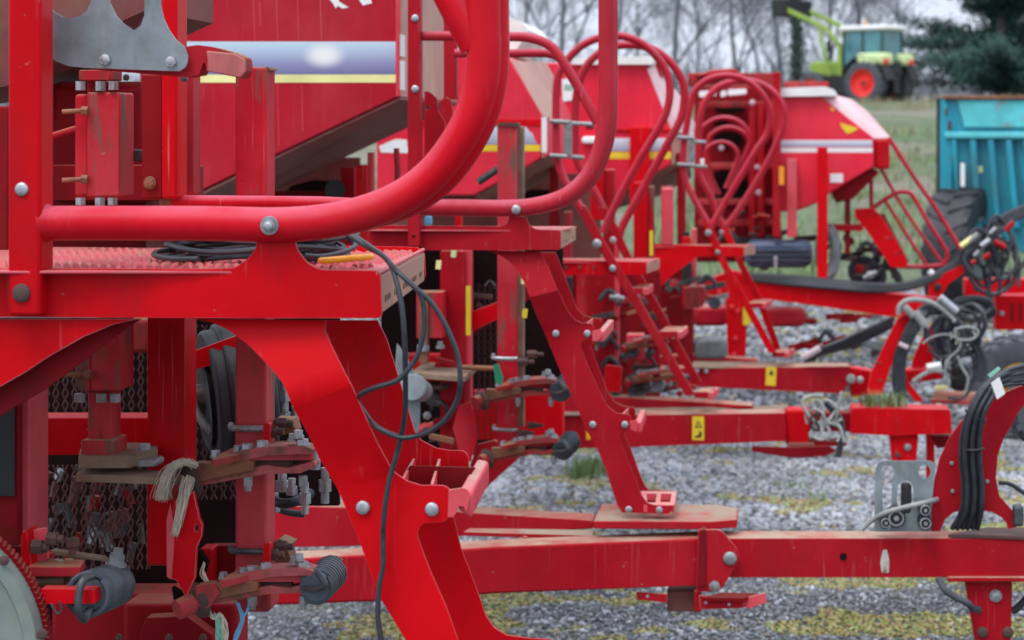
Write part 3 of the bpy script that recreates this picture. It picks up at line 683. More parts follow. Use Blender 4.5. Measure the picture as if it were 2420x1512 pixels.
# guard rail : a bent tube with a second one welded close behind it
railp = [(100, 527), (300, 527), (500, 528), (650, 531), (760, 524), (860, 503), (950, 466), (1024, 410), (1082, 335), (1120, 262), (1140, 185), (1145, 110), (1143, 40), (1141, -260)]
bm = bmesh.new()
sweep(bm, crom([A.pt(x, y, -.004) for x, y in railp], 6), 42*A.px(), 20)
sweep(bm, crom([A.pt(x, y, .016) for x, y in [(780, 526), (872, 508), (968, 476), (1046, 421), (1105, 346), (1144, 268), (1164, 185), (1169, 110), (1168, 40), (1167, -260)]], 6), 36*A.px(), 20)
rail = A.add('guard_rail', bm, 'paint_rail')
A.tube('brace_tube', [(940, -260, -.002), (1040, -50, -.002), (1062, -5, -.002), (1090, 50, -.002), (1122, 110, 0)], 36, parent=rail)
A.bolt(637, 533, -.031, 22, 'zinc_dull', washer=True, parent=rail); A.bolt(634, 535, -.040, 11, 'zinc', hexa=False, parent=rail)
# weld collar at the post
bm = bmesh.new(); cyl(bm, A.pt(100, 527, -.004), A.pt(122, 527, -.004), 50*A.px(), 43*A.px(), 20); A.add('weld', bm, 'paint_rail', rail)
# platform
pl = A.plate('platform_side', [(-300, 632), (500, 635), (553, 633, 8), (585, 612, 20), (603, 590, 10), (608, 565), (697, 565), (702, 590, 20), (727, 622, 30), (756, 637, 14), (899, 639, 16), (903, 752, 14), (600, 752), (-300, 748)], 0, .006, 'paint_bright', r=0, bev=.0015)
zt = A.w(760, 641, 0).z
A.slab('platform_floor', [(-300, 640), (890, 641), (1000, 590), (-300, 580)], zt-.001, .004, 'tread')
# serrated studs on the floor : rows of small raised teeth between smooth strips
bm = bmesh.new(); n = A.L; Xd = Vector((1, -A.s, 0)).normalized(); p00 = A.w(-60, 640, .012); p00.z = zt
ex = (A.w(880, 640, 0)-A.w(-60, 640, 0)).length
for j in range(30):
    dy = .014+j*.019
    if dy > .50: break
    for i in range(int(ex/.0150)):
        xx = i*.0150+(.0075 if j % 2 else 0)
        if ((xx*1.0+dy*1.1) % .130) < .036: continue
        c = p00+Xd*xx+n*dy-A.o; c.z = zt
        h = .0050; w_ = .0052
        b4 = [bm.verts.new(c+Vector(v)) for v in ((-w_, -w_, -.001), (w_, -w_, -.001), (w_, w_, -.001), (-w_, w_, -.001))]
        t4 = [bm.verts.new(c+Vector(v)) for v in ((-w_*.45, -w_*.45, h), (w_*.45, -w_*.45, h), (w_*.45, w_*.45, h), (-w_*.45, w_*.45, h))]
        for k in range(4): bm.faces.new((b4[k], b4[(k+1) % 4], t4[(k+1) % 4], t4[k]))
        bm.faces.new(t4)
A.add('tread_studs', bm, 'tread', recalc=False)
# tan pressed end of the platform : a folded sheet between the side plates, slotted
def endface(T, name, fx, fy0, fy1, rx, ry0, ry1, dep, m, slots, par=None):
    a, b = T.pt(fx, fy0, .006), T.pt(fx, fy1, .006); c, e = T.pt(rx, ry0, dep), T.pt(rx, ry1, dep)
    bm = bmesh.new(); off = Vector((-.004, 0, 0)); boxv(bm, [a, c, e, b, a+off*2, c+off*2, e+off*2, b+off*2])
    o = T.add(name, bm, m, par, .002)
    if slots:
        bm = bmesh.new(); N = (c-a).cross(b-a).normalized()
        if N.x < 0: N = -N
        for k in range(slots):
            for r_ in (1,):
                f = .06+.86*(k+.5)/slots; g0 = .30+.28*r_; g1 = g0+.17
                f2 = min(.97, f+.007)
                q = lambda f, g: a.lerp(c, f).lerp(b.lerp(e, f), g)
                if (k % 6) > 3: continue
                p = [q(f, g0), q(f2, g0), q(f2, g1), q(f, g1)]
                boxv(bm, [v+N*.0008 for v in p]+[v-N*.004 for v in p])
        tag(T.add('slot_row', bm, 'shade_black', o), kind='stuff')
    return o
endface(A, 'platform_end', 901, 652, 742, 1003, 598, 664, .50, 'end_plate', 26, pl)
A.plate('platform_side', [(700, 578), (985, 584), (1003, 596, 10), (1006, 655, 10), (990, 668, 8), (700, 672)], .50, .006, 'paint_bright', bev=.0015)
A.tube('edge_roll', [(893, 646, .0), (1000, 590, .5)], 5, m='tread', smooth=False, parent=pl)
# lower side bracket, left, with its folded flange
A.plate('bracket', [(-300, 753), (330, 753), (270, 766), (200, 795), (120, 840), (60, 880), (0, 914), (-80, 958), (-300, 1080)], .012, .006, 'paint_sat')
A.plate('bracket_flange', [(-300, 1040), (-80, 940), (0, 900), (60, 870), (200, 790), (262, 763), (333, 754), (306, 772), (250, 812), (165, 878), (100, 925), (40, 958), (0, 984), (-80, 1034), (-300, 1180)], .05, .006, 'paint_dark', holes=[circ(190, 795, 6)], bev=.001)
# ---- ladder
lf = [(455, 753), (770, 757), (768, 781), (783, 816), (804, 860), (831, 912), (866, 991), (890, 1044), (921, 1102), (935, 1119), (962, 1137), (996, 1147), (1048, 1147, 14), (1064, 1156, 8), (1067, 1212, 10), (1056, 1230, 10), (1038, 1234), (1003, 1235, 8), (989, 1246, 6), (986, 1264), (996, 1295), (1020, 1357), (1055, 1436), (1082, 1512), (1100, 1570), (990, 1570), (958, 1512), (900, 1415), (893, 1400), (845, 1267), (797, 1154), (756, 1085), (721, 1012), (694, 967), (670, 908), (650, 881), (619, 847), (584, 812), (536, 778), (498, 761)]
def lad_dep(x, y):
    s = y+.18*(x-860)
    if s > 1142: return .055
    if s > 900: return -.004+.059*(s-900)/242
    return -.004+.030*max(0, (900-s))/150
ladA = A.plate('ladder', lf, .0, .006, 'paint_sat', bev=.0014, dep=lad_dep, folds=[((700, 1142+.18*160), (1000, 1142-.18*140)), ((560, 900+.18*300), (900, 900-.18*40))])
lr = [(768, 757), (892, 757), (914, 802), (931, 857), (955, 936), (979, 1018), (996, 1041), (1031, 1059), (1062, 1064), (1096, 1065, 10), (1107, 1078, 8), (1108, 1150), (1070, 1215), (1089, 1295), (1127, 1394), (1148, 1456), (1168, 1484), (1196, 1501), (1245, 1508), (1300, 1512), (1300, 1570), (1000, 1570), (960, 1400), (900, 1200), (850, 1050), (790, 860)]
A.plate('ladder_side', lr, .34, .006, 'paint_bright', parent=ladA, bev=.0014)
# tread of the ladder : three upstanding ribs, a rounded nose and a back wall
def tread(T, par, F, B, d0, d1, dn, m='paint_pink', h=.018, w=.004):
    """F,B: lists of rib positions (x,y) at the front and rear plates"""
    for (fx, fy), (bx, by) in zip(F, B):
        bm = bmesh.new(); a = T.pt(fx, fy, d0); b = T.pt(bx, by, d1)
        off = Vector((0, 0, -h)); e = Vector((w, 0, 0)); boxv(bm, [a, b, b+off, a+off, a+e, b+e, b+e+off, a+e+off]); T.add('tread_rib', bm, m, par, .0012)
tread(A, ladA, [(942, 1141), (1017, 1143)], [(975, 1083), (1035, 1084)], .07, .33, 0, 'paint_pink', .026, .005)
bm = bmesh.new(); a, b = A.pt(1082, 1160, .056), A.pt(1126, 1083, .335); o1 = Vector((.022, 0, -.004)); dz = Vector((0, 0, -.034))
boxv(bm, [a, b, b+dz, a+dz*.9, a+o1, b+o1, b+o1+dz*1.2, a+o1+dz*1.2]); A.add('tread_nose', bm, 'paint_pink', ladA, .007, 4)
A.plate('tread_floor', [(935, 1150), (1085, 1160), (1125, 1105), (968, 1100)], .2, .004, 'paint_dark', parent=ladA)
A.plate('tread_end', [(1060, 1158), (1100, 1152, 10), (1112, 1170, 10), (1102, 1212), (1096, 1196, 6), (1084, 1196, 6), (1072, 1222), (1058, 1222)], .05, .006, 'paint_pink', parent=ladA, bev=.002)
A.bolt(1070, 1112, .33, 12, 'rust_dark', parent=ladA)
A.bolt(858, 1199, .053, 17, 'zinc', hexa=False, parent=ladA); A.bolt(1021, 1203, .053, 17, 'zinc', hexa=False, parent=ladA)
# ---- galvanised lamp bracket, top left
gp = A.plate('lamp_bracket', [(80, -260), (119, -260), (119, 18), (128, 28), (148, 40), (168, 43), (188, 38), (206, 24), (214, 5), (214, -260), (256, -260), (259, 5), (275, 38), (292, 56), (316, 72), (332, 60), (341, 36), (342, -260), (377, -260), (379, 10), (386, 42), (400, 72), (416, 94), (438, 112, 10), (445, 136, 8), (440, 158, 10), (424, 168), (330, 165), (200, 160), (162, 156), (131, 144), (116, 130), (80, 90)], .07, .004, 'galv', bev=.001)
A.bolt(250, 140, .07, 14, 'zinc', parent=gp); A.bolt(405, 145, .07, 14, 'zinc', parent=gp)
A.bolt(299, 183, .2, 9, 'steel_dark', parent=gp); A.bolt(436, 186, .25, 9, 'steel_dark', parent=gp)
st = A.plate('folded_step', [(425, 112), (466, 106, 4), (500, 110), (552, 124, 6), (577, 136, 6), (581, 168, 6), (568, 185), (540, 176), (488, 168), (483, 142, 10), (470, 176), (440, 182), (213, 164), (213, 158), (440, 160)], .085, .05, 'paint_dirty', bev=.002)
A.plate('step_lip', [(487, 120), (553, 126), (579, 140), (580, 170), (567, 184), (489, 168), (490, 140)], .078, .006, 'paint_faded', parent=st, bev=.002)
# hopper underside far left and top
A.plate('hopper', [(-300, -260), (345, -260), (345, 25), (300, 45), (240, 75), (120, 145), (15, 205), (-300, 250)], .75, .5, 'under_brown', label='dirty brown underside of the hopper')
A.plate('fan_housing', [(112, 192), (170, 192, 30), (345, 192), (345, 480), (112, 480)], .9, .3, 'paint_dark', bev=.02, r=0)
A.tube('link_arm', [(112, 325, .6), (185, 303, .6)], 10, m='paint_dirty', smooth=False)
A.box('cross_beam', 112, 390, 460, 474, .78, .07, 'paint_dark', bev=.005)
A.box('side_panel', 100, 470, 345, 640, 1.0, .02, 'paint_dark', bev=0); A.box('side_panel', 345, 470, 560, 640, .98, .02, 'under_brown', bev=0)
A.box('black_bar', 282, 353, 336, 381, .6, .03, 'steel_dark')
A.box('side_panel', -300, 250, 18, 600, .5, .02, 'paint_dark')
# rear post and rail
A.box('post', 335, 175, 382, 470, .47, .05, 'paint_dark', bev=.003); A.box('post', 381, -260, 418, 470, .452, .07, 'paint_bright', bev=.005)
A.box('post', 424, 168, 457, 462, .56, .05, 'paint_worn', bev=.004)
A.bolt(354, 432, .465, 15, 'rust', washer=True); A.bolt(421, 392, .55, 8, 'rust')
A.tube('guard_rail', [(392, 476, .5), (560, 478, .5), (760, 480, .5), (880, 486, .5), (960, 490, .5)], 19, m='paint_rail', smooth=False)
bm = bmesh.new(); cyl(bm, A.pt(384, 474, .5), A.pt(408, 476, .5), 26*A.px(.5), 19*A.px(.5), 16); A.add('weld', bm, 'rust')
# ---- jack column
jk = A.box('jack_sleeve', 205, 218, 282, 466, .50, .09, 'paint_worn', bev=.004)
A.box('jack_flange', 177, 222, 206, 466, .52, .05, 'paint_worn', parent=jk, bev=.006)
A.box('jack_cap', 185, 165, 262, 190, .5, .07, 'paint_dirty', parent=jk); A.box('jack_rod', 205, 186, 240, 222, .53, .03, 'paint_dirty', parent=jk)
for x, y0, y1 in ((190, 192, 213), (237, 192, 214), (268, 193, 212), (190, 467, 484), (236, 467, 486), (266, 467, 484)):
    bm = bmesh.new(); cyl(bm, A.pt(x, y1, .5), A.pt(x, y0, .5), 13*A.px(.5), None, 6); A.add('nut', bm, 'zinc_dull', jk)
for y in (262, 424):
    bm = bmesh.new(); cyl(bm, A.pt(148, y+2, .5), A.pt(205, y-1, .5), 6*A.px(.5)); cyl(bm, A.pt(193, y-1, .49), A.pt(208, y, .49), 11*A.px(.5), None, 6); A.add('set_screw', bm, 'rust', jk)
j2 = A.box('jack_sleeve', 215, 754, 282, 925, .50, .09, 'paint_worn', bev=.004)
A.plate('jack_flange', [(176, 820), (216, 800), (216, 925), (186, 925), (176, 900)], .51, .05, 'paint_worn', parent=j2, bev=.004)
A.box('jack_rod', 207, 925, 263, 1060, .52, .06, 'paint_worn', parent=j2)
for x in (188, 240, 272):
    bm = bmesh.new(); cyl(bm, A.pt(x, 950, .5), A.pt(x, 930, .5), 14*A.px(.5), None, 6); A.add('nut', bm, 'zinc_dull', j2)
bm = bmesh.new(); cyl(bm, A.pt(152, 886, .5), A.pt(218, 884, .5), 6*A.px(.5)); cyl(bm, A.pt(200, 884, .49), A.pt(216, 884, .49), 12*A.px(.5), None, 6); A.add('set_screw', bm, 'rust', j2)
A.box('jack_foot', 190, 1040, 270, 1078, .5, .08, 'paint_worn', parent=j2)
zz = A.w(250, 1075, .5).z
A.slab('jack_plate', [(185, 1078), (300, 1078), (373, 1062), (373, 1046), (270, 1046), (190, 1060)], zz, .022, 'dust_plate', parent=j2)
A.vbolt(343, 1060, .52, 14, 12, 'zinc_dull', parent=j2); A.box('spacer', 290, 1086, 372, 1104, .52, .05, 'zinc_dull', parent=j2, bev=.006)
# ---- frame below the platform
A.box('post', 348, 620, 436, 1338, .62, .085, 'paint_bright', bev=.006)
A.box('leg_post', 45, 900, 70, 1282, .38, .10, 'paint_pink', bev=.004)
A.box('side_panel', -300, 935, 45, 1290, .36, .02, 'paint_dark'); A.box('black_sticker', -300, 960, 34, 1172, .352, .003, 'black', bev=0)
A.box('cross_beam', 70, 987, 352, 1076, .72, .08, 'paint_bright', bev=.006)
A.box('cross_tube', 286, 754, 350, 835, .75, .05, 'paint_dirty', bev=.008)
A.grille('grille', 82, 770, 352, 985, .95, .020, .048, 'mesh_dark'); A.grille('grille', 82, 1080, 352, 1345, .98, .020, .048, 'mesh_dark')
A.grille('grille', 455, 755, 640, 1180, 1.0, .020, .048, 'mesh_dark')
A.box('dark_backing', -300, 752, 800, 1195, 1.45, .02, 'shade_black', bev=0, label='dark sheet standing for the shade inside the drill, behind the grilles')  # backing sheet carries the shade of the interior in its colour
A.box('dark_backing', -300, 1150, 560, 1600, 1.3, .02, 'shade_black', bev=0)
A.plate('diagonal_strut', [(455, 830), (560, 792), (560, 850), (455, 874)], .8, .03, 'paint_bright')
# coulter post with two clamps
cp = A.box('coulter_post', 555, 158, 629, 1440, .60, .075, 'paint_worn', bev=.006)
A.plate('post_cap', [(556, 170), (560, 158, 4), (636, 158, 4), (638, 166)], .61, .06, 'rust', parent=cp)
def ubolt(T, par, x0, x1, y, d, rpx, m='zinc_dull', nut=True):
    T.tube('u_bolt', [(x0-14, y-6, d+.05), (x0-14, y, d-.01), (x0, y+2, d-.022), (x1-8, y+3, d-.022), (x1+6, y+2, d-.015)], rpx, m=m, parent=par, sides=10)
    if nut:
        for k in (0, 1):
            bm = bmesh.new(); x = x1+22+22*k; yy = y+10-18*k; dd = d-.01+.05*k
            cyl(bm, T.pt(x-14, yy, dd), T.pt(x+8, yy, dd), rpx*1.75*T.px(dd), None, 6); cyl(bm, T.pt(x+8, yy, dd), T.pt(x+24, yy, dd), rpx*.9*T.px(dd)); T.add('nut', bm, 'rust_dark', par)
ubolt(A, cp, 560, 625, 1010, .60, 9); ubolt(A, cp, 560, 625, 1300, .60, 9, 'steel_dark')
for x, y, r in ((120, 1120, 0),): pass
for yy in (1022, 1305): A.plate('clamp_plate', [(622, yy-22, 5), (638, yy-22, 5), (638, yy+22, 5), (622, yy+22, 5)], .57, .02, 'paint_bright', parent=cp)
# hydraulic elbow pieces behind
A.plate('rusty_bracket', [(636, 1010), (650, 990), (690, 992), (700, 1020), (660, 1030)], .66, .05, 'rust')
A.plate('rusty_bracket', [(636, 1290), (660, 1274), (690, 1286), (680, 1300), (690, 1330), (650, 1335), (636, 1320)], .66, .05, 'rust')
def fitting(T, x, y0, y1, d, r, par=None, m='zinc_dull'):
    bm = bmesh.new(); n = max(2, int((y1-y0)/22)); 
    for k in range(n):
        a, b = y0+(y1-y0)*k/n, y0+(y1-y0)*(k+1)/n; rr = r*(1.35 if k % 2 else .85)
        cyl(bm, T.pt(x, a, d), T.pt(x, b-1, d), rr*T.px(d), None, 6 if k % 2 else 12)
    return T.add('hydraulic_fitting', bm, m, par)
for x, y0, y1, d, r in ((672, 896, 1000, .85, 12), (696, 960, 1010, .9, 9), (667, 1110, 1162, .82, 13), (690, 1130, 1170, .8, 11), (721, 1140, 1215, .8, 11), (768, 1105, 1190, .84, 12), (745, 1060, 1110, .86, 10), (650, 1165, 1210, .9, 10)):
    fitting(A, x, y0, y1, d, r, m='zinc' if d < .84 else 'zinc_dull')
A.tube('black_hose', [(640, 1180, .86), (670, 1190, .84), (700, 1184, .84), (735, 1165, .88)], 15, m='rubber')
A.tube('black_hose', [(640, 1195, .95), (680, 1210, .95), (720, 1215, .95)], 11, m='rubber')
# drive wheel half hidden behind the posts
bm = bmesh.new(); c0 = A.pt(560, 930, .9); ax = Vector((.93, .30, .10)).normalized()
for r0, a0, a1 in ((.135, -.06, .06), (.145, -.035, .035), (.10, .05, .075)): cyl(bm, c0+ax*a0, c0+ax*a1, r0, None, 32)
wh = A.add('press_wheel', bm, 'rubber', bev=.008, seg=3)
bm = bmesh.new(); cyl(bm, c0-ax*.07, c0-ax*.055, .10, .085, 28); cyl(bm, c0-ax*.085, c0-ax*.07, .03, None, 16); A.add('wheel_rim', bm, 'steel_dark', wh)
A.tube('rim_edge', [(455, 930, .85), (462, 965, .83), (480, 1000, .82), (500, 1020, .82)], 12, m='galv', parent=wh)
# hanging blade plates
A.plate('blade', [(413, 1185), (440, 1172), (457, 1161), (471, 1226), (478, 1240, 3), (476, 1267, 4), (464, 1295), (461, 1364), (440, 1412), (416, 1372), (394, 1364), (395, 1302), (402, 1250)], .46, .012, 'paint_bright', bev=.001, holes=[circ(464, 1248, 5, 10, 9)])
A.plate('blade_edge', [(393, 1230), (402, 1190), (412, 1240), (410, 1300), (405, 1370), (394, 1364)], .455, .005, 'paint_pink')
A.plate('blade', [(405, 1388), (440, 1410), (464, 1340), (470, 1300), (490, 1330), (470, 1400), (440, 1446), (415, 1450)], .52, .02, 'shade_black')
# ---- coulter arms
def arm(T, name, pts_top, th, d, w, m='paint_dirty', m2='rust', par=None):
    """curved flat-bar arm; pts_top: (x,y) along the upper edge, th: visible thickness"""
    up = pts_top; lo = [(x, y+th) for x, y in reversed(pts_top)]
    return T.plate(name, up+lo, d, w, m, parent=par, bev=.002)
def coulter(T, ox, oy, d, k=1.0, eye=True, spring=True, rope=None, bolts=True):
    """clamped coulter arm: two curved plates with bolts, eye at the left end"""
    def q(pts): return [(ox+x*k, oy+y*k, *r) for x, y, *r in pts]
    a = T.plate('coulter_arm', q([(20, 0, 3), (95, -22), (160, -31), (235, -32), (262, -24, 6), (258, -12, 5), (225, -13), (150, -9), (90, 4), (22, 14, 4)]), d, .05, 'arm_mix', bev=.003)
    zc = T.w(ox+100*k, oy-8*k, d).z
    # upper plate seen from above
    T.slab('arm_plate', [(ox+20*k, oy+2*k), (ox+95*k, oy-14*k), (ox+262*k, oy-14*k), (ox+262*k, oy-40*k), (ox+200*k, oy-46*k), (ox+90*k, oy-38*k), (ox+40*k, oy-14*k)], zc+.004, .012, 'paint_dirty', parent=a, r=8*k)
    b = T.plate('coulter_arm', q([(-12, 44), (60, 28), (150, 13), (200, 20), (262, 4, 6), (266, 17, 5), (230, 32), (150, 34), (90, 44), (20, 58, 6), (-16, 60)]), d+.01, .04, 'arm_mix', bev=.003)
    T.plate('arm_web', q([(-20, 8), (30, 8), (100, 2), (118, 4), (118, 26), (60, 38), (-14, 54)]), d-.004, .03, 'rust', bev=.002, parent=b)
    T.plate('arm_gap', q([(118, 0), (205, -8), (205, 20), (118, 24)]), d+.025, .02, 'rust_dark', parent=b, bev=.001)
    for x, y, r in ((30, -2, 10), (82, -14, 9), (105, -18, 14), (140, -25, 14), (235, -29, 14), (212, -42, 9), (225, -50, 10)):
        T.vbolt(ox+x*k, oy+(y-3)*k, d+.02, (r+2)*k, 17*k, 'zinc' if r > 9 else 'zinc_dull', parent=a)
    for x in (106, 236):
        bm = bmesh.new(); cyl(bm, T.pt(ox+x*k, oy+46*k-8*k, d+.02), T.pt(ox+x*k, oy+62*k, d+.02), 12*k*T.px(d), None, 6); cyl(bm, T.pt(ox+x*k, oy+60*k, d+.02), T.pt(ox+x*k, oy+74*k, d+.02), 8*k*T.px(d)); T.add('nut', bm, 'zinc_dull', b)
    if eye:
        c = T.pt(ox-38*k, oy+52*k, d+.01); bm = bmesh.new(); ax = Vector((.75, .62, .25)).normalized(); u = ax.orthogonal().normalized(); v = ax.cross(u); R = 34*k*T.px(d)
        ring = [c+(u*math.cos(t)+v*math.sin(t))*R for t in [2*math.pi*i/20 for i in range(20)]]
        sweep(bm, ring, .006*k, 8, True, prof=[(a_*math.cos(2*math.pi*i/8), b_*math.sin(2*math.pi*i/8)) for i in range(8) for a_, b_ in [(.0065*k, .014*k)]])
        T.add('arm_eye', bm, 'rust_dark', b)
        bm = bmesh.new(); cyl(bm, c-ax*.045*k, c+ax*.02*k, R*.78, R*.82, 18); T.add('bushing', bm, 'paint_dirty', b)
    if spring:
        x0, y0 = ox+268*k, oy-2*k
        bm = bmesh.new(); cyl(bm, T.pt(x0, y0+20*k, d), T.pt(x0+40*k, y0-20*k, d+.16*k), 40*k*T.px(d), None, 22); T.add('spring_tube', bm, 'spring_steel', a, .003)
        T.coil('coil_spring', (x0, y0+20*k, d), (x0+40*k, y0-20*k, d+.16*k), 41*k, .0045*k, 9, parent=a)
        T.tube('spring_hook', [(ox+240*k, oy+20*k, d), (x0, oy+22*k, d-.02), (x0+24*k, oy+10*k, d-.03), (x0+4*k, oy-22*k, d-.02)], 9*k, m='steel_dark', parent=a)
    return a
coulter(A, 480, 1086, .50, 1.0, spring=False)
coulter(A, 500, 1372, .48, .92, spring=True)
A.plate('arm_pad', [(462, 1385), (505, 1378, 5), (520, 1400), (490, 1440, 8), (466, 1430, 8)], .47, .03, 'paint_dirty')
# flat bar that carries the upper coulter, in front of the grille
zb = A.w(300, 1118, .5).z
A.slab('flat_bar', [(180, 1120), (420, 1128), (440, 1118), (200, 1098)], zb, .014, 'dust_plate')
# ---- lower left: hitch plates, bolts, big spring
br = A.plate('hinge_plate', [(50, 1262, 6), (62, 1252), (75, 1340), (72, 1352), (50, 1350)], .20, .05, 'paint_bright')
A.plate('hinge_plate', [(54, 1256), (108, 1248, 5), (112, 1320), (72, 1346)], .23, .01, 'paint_pink')
for x, y, r in ((93, 1292, 19), (128, 1272, 17)):
    bm = bmesh.new(); cyl(bm, A.pt(x-16, y, .2), A.pt(x+8, y+1, .2), r*A.px(.2), None, 6); cyl(bm, A.pt(x+8, y+1, .2), A.pt(x+20, y+2, .2), r*.62*A.px(.2)); A.add('nut', bm, 'rust_dark', br)
z1 = A.w(100, 1335, .2).z
A.slab('hinge_shelf', [(66, 1340), (190, 1340), (201, 1322), (80, 1318)], z1, .016, 'paint_dirty'); A.box('wood_block', 70, 1360, 152, 1386, .21, .08, 'rust')
A.slab('hinge_shelf', [(66, 1368), (150, 1366), (158, 1352), (70, 1350)], A.w(100, 1368, .2).z, .008, 'dust_plate')
bm = bmesh.new(); cyl(bm, A.pt(170, 1310, .28), A.pt(170, 1284, .28), 9*A.px(.2)); cyl(bm, A.pt(172, 1290, .28), A.pt(172, 1272, .28), 18*A.px(.2), None, 6); A.add('adjusting_bolt', bm, 'rust_dark')
A.vbolt(164, 1340, .22, 12, 20, 'rust'); A.vbolt(138, 1330, .24, 12, 8, 'zinc')
A.plate('flat_bar', [(96, 1392), (222, 1394, 4), (226, 1426, 4), (96, 1427)], .12, .03, 'paint_bright', bev=.003)
A.plate('strap', [(120, 1300), (240, 1318), (255, 1328), (130, 1312)], .3, .02, 'dust_plate')
bm = bmesh.new(); c = (248, 1340, .3)
cyl(bm, A.pt(274, 1332, .3), A.pt(278, 1310, .3), 20*A.px(.3), None, 6); cyl(bm, A.pt(278, 1312, .3), A.pt(280, 1296, .3), 12*A.px(.3)); cyl(bm, A.pt(273, 1336, .3), A.pt(274, 1330, .3), 26*A.px(.3), None, 16); A.add('nut', bm, 'zinc_dull')
sp0, sp1 = (205, 1406, .14), (272, 1380, .34)
sp = A.coil('coil_spring', sp0, sp1, 50, .0050, 13, 'spring_steel', n=20)
bm = bmesh.new(); cyl(bm, A.pt(*sp0).lerp(A.pt(*sp1), .05), A.pt(*sp1), 40*A.px(.2), None, 24); A.add('spring_core', bm, 'spring_steel', sp)
A.tube('spring_hook', [(218, 1362, .13), (196, 1372, .11), (186, 1410, .10), (186, 1445, .10), (200, 1464, .12), (212, 1440, .14)], 10, m='steel_dark', parent=sp)
A.tube('split_pin', [(120, 1426, .1), (136, 1450, .1), (146, 1440, .1), (140, 1420, .1)], 3, m='steel_dark')
# disc
bm = bmesh.new(); cc = A.pt(-200, 1530, .10); pr = A.px(.1)
N = 64
prof = [(0, .0), (150, -.004), (285, -.012), (292, -.016), (322, -.016), (328, -.006), (328, .004)]
rows = []
for r_, dd in prof:
    rows.append([bm.verts.new(cc+(Vector((1, -A.s, 0)).normalized()*math.cos(2*math.pi*i/N)+Vector((0, 0, 1))*math.sin(2*math.pi*i/N))*r_*pr+A.L*dd*1.6) for i in range(N)] if r_ else [bm.verts.new(cc)])
for i in range(N): bm.faces.new((rows[0][0], rows[1][i], rows[1][(i+1) % N]))
for a_, b_ in zip(rows[1:], rows[2:]):
    for i in range(N): bm.faces.new((a_[i], b_[i], b_[(i+1) % N], a_[(i+1) % N]))
dsc = A.add('disc_cover', bm, 'disc_grey', ang=20)
A.bolt(10, 1324, .07, 13, 'rust_dark', parent=dsc, hexa=False); A.bolt(100, 1498, .07, 14, 'rust_dark', parent=dsc, hexa=False)
bm = bmesh.new()
for k in range(150):
    th = 2*math.pi*k/150; e = Vector((1, -A.s, 0)).normalized(); r0 = 334*pr
    p = cc+(e*math.cos(th)+Vector((0, 0, 1))*math.sin(th))*r0+A.L*(.0); q_ = cc+(e*math.cos(th+.03)+Vector((0, 0, 1))*math.sin(th+.03))*r0+A.L*(.02)
    cyl(bm, p, q_, .005, None, 6)
A.add('serrated_rim', bm, 'paint_dark', dsc)
# low frame members at the bottom edge
A.box('low_beam', 290, 1425, 560, 1600, .95, .1, 'paint_dark', bev=.01); A.box('low_beam', 120, 1400, 500, 1600, 1.15, .1, 'paint_dark', bev=.01)
A.plate('low_plate', [(330, 1500), (345, 1460), (440, 1456), (500, 1500), (520, 1600), (330, 1600)], .9, .04, 'paint_dark')
A.box('low_beam', -300, 1290, 60, 1600, .5, .08, 'paint_dark'); A.box('post_foot', 553, 1340, 638, 1448, .595, .08, 'paint_dirty', bev=.008)
A.box('upright', 470, 1296, 500, 1400, .66, .05, 'paint_bright'); A.plate('gusset', [(500, 1290), (560, 1290), (560, 1395), (480, 1395)], .7, .03, 'paint_dark')
for x in (282, 400, 480): A.bolt(x, 1506, .88, 10, 'rust_dark')
# ---- loose things on drill A
cab = Thing('coiled_cable', 'black cable coiled on the tread platform, its end hanging down in loops over the ladder', 'cable', 3.2, .12)
def ring(T, cx, cy, d, R, z, wob, r=.0042, n=26, ph=0):
    c = T.w(cx, cy, d); pts = []
    for i in range(n):
        a = 2*math.pi*i/n+ph; rr = R*(1+.06*math.sin(2*a+wob)); pts.append(Vector((c.x+rr*1.15*math.cos(a), c.y+rr*.8*math.sin(a), z+.004*math.sin(3*a+wob)))-T.o)
    bm = bmesh.new(); sweep(bm, crom(pts, 3, True), r, 8, True); return bm
ctr = A.w(610, 615, .24)
for k in range(13):
    R = .118+.012*math.sin(k*1.7); z = zt+.0105+.0075*(k//2)
    off = .018*math.cos(k*2.3); c = Vector((ctr.x+off+.0, ctr.y+.02*math.sin(k*1.1), 0))
    pts = []
    for i in range(26):
        a = 2*math.pi*i/26; rr = R*(1+.05*math.sin(2*a+k)); pts.append(Vector((c.x+rr*1.12*math.cos(a), c.y+rr*.85*math.sin(a), z+.004*math.sin(3*a+k)))-cab.o)
    bm = bmesh.new(); sweep(bm, crom(pts, 3, True), .0045, 8, True); cab.add('loop', bm, 'cable')
cab.tube('loop', [(470, 612, .10), (410, 612, .12), (368, 604, .16), (368, 596, .2), (400, 591, .24), (470, 590, .26)], 7, m='cable')
cab.tube('loop', [(720, 604, .10), (760, 606, .12), (810, 596, .16), (838, 582, .2), (836, 570, .22), (815, 556, .22)], 6.5, m='cable')
hang = [(818, 552, .12), (835, 562, .1), (868, 584, .08), (900, 600, .05), (924, 627, .0), (938, 668, -.02), (950, 730, -.03), (956, 805, -.03), (958, 881, -.02), (958, 960, 0), (953, 1005, .02), (941, 1061, .03), (921, 1130, .03), (910, 1199, .03), (905, 1267, .035), (905, 1336, .035), (896, 1388, .035), (893, 1456, .035), (900, 1512, .035), (905, 1580, .035)]
cab.tube('hanging_end', hang, 6.6, m='cable', sides=10)
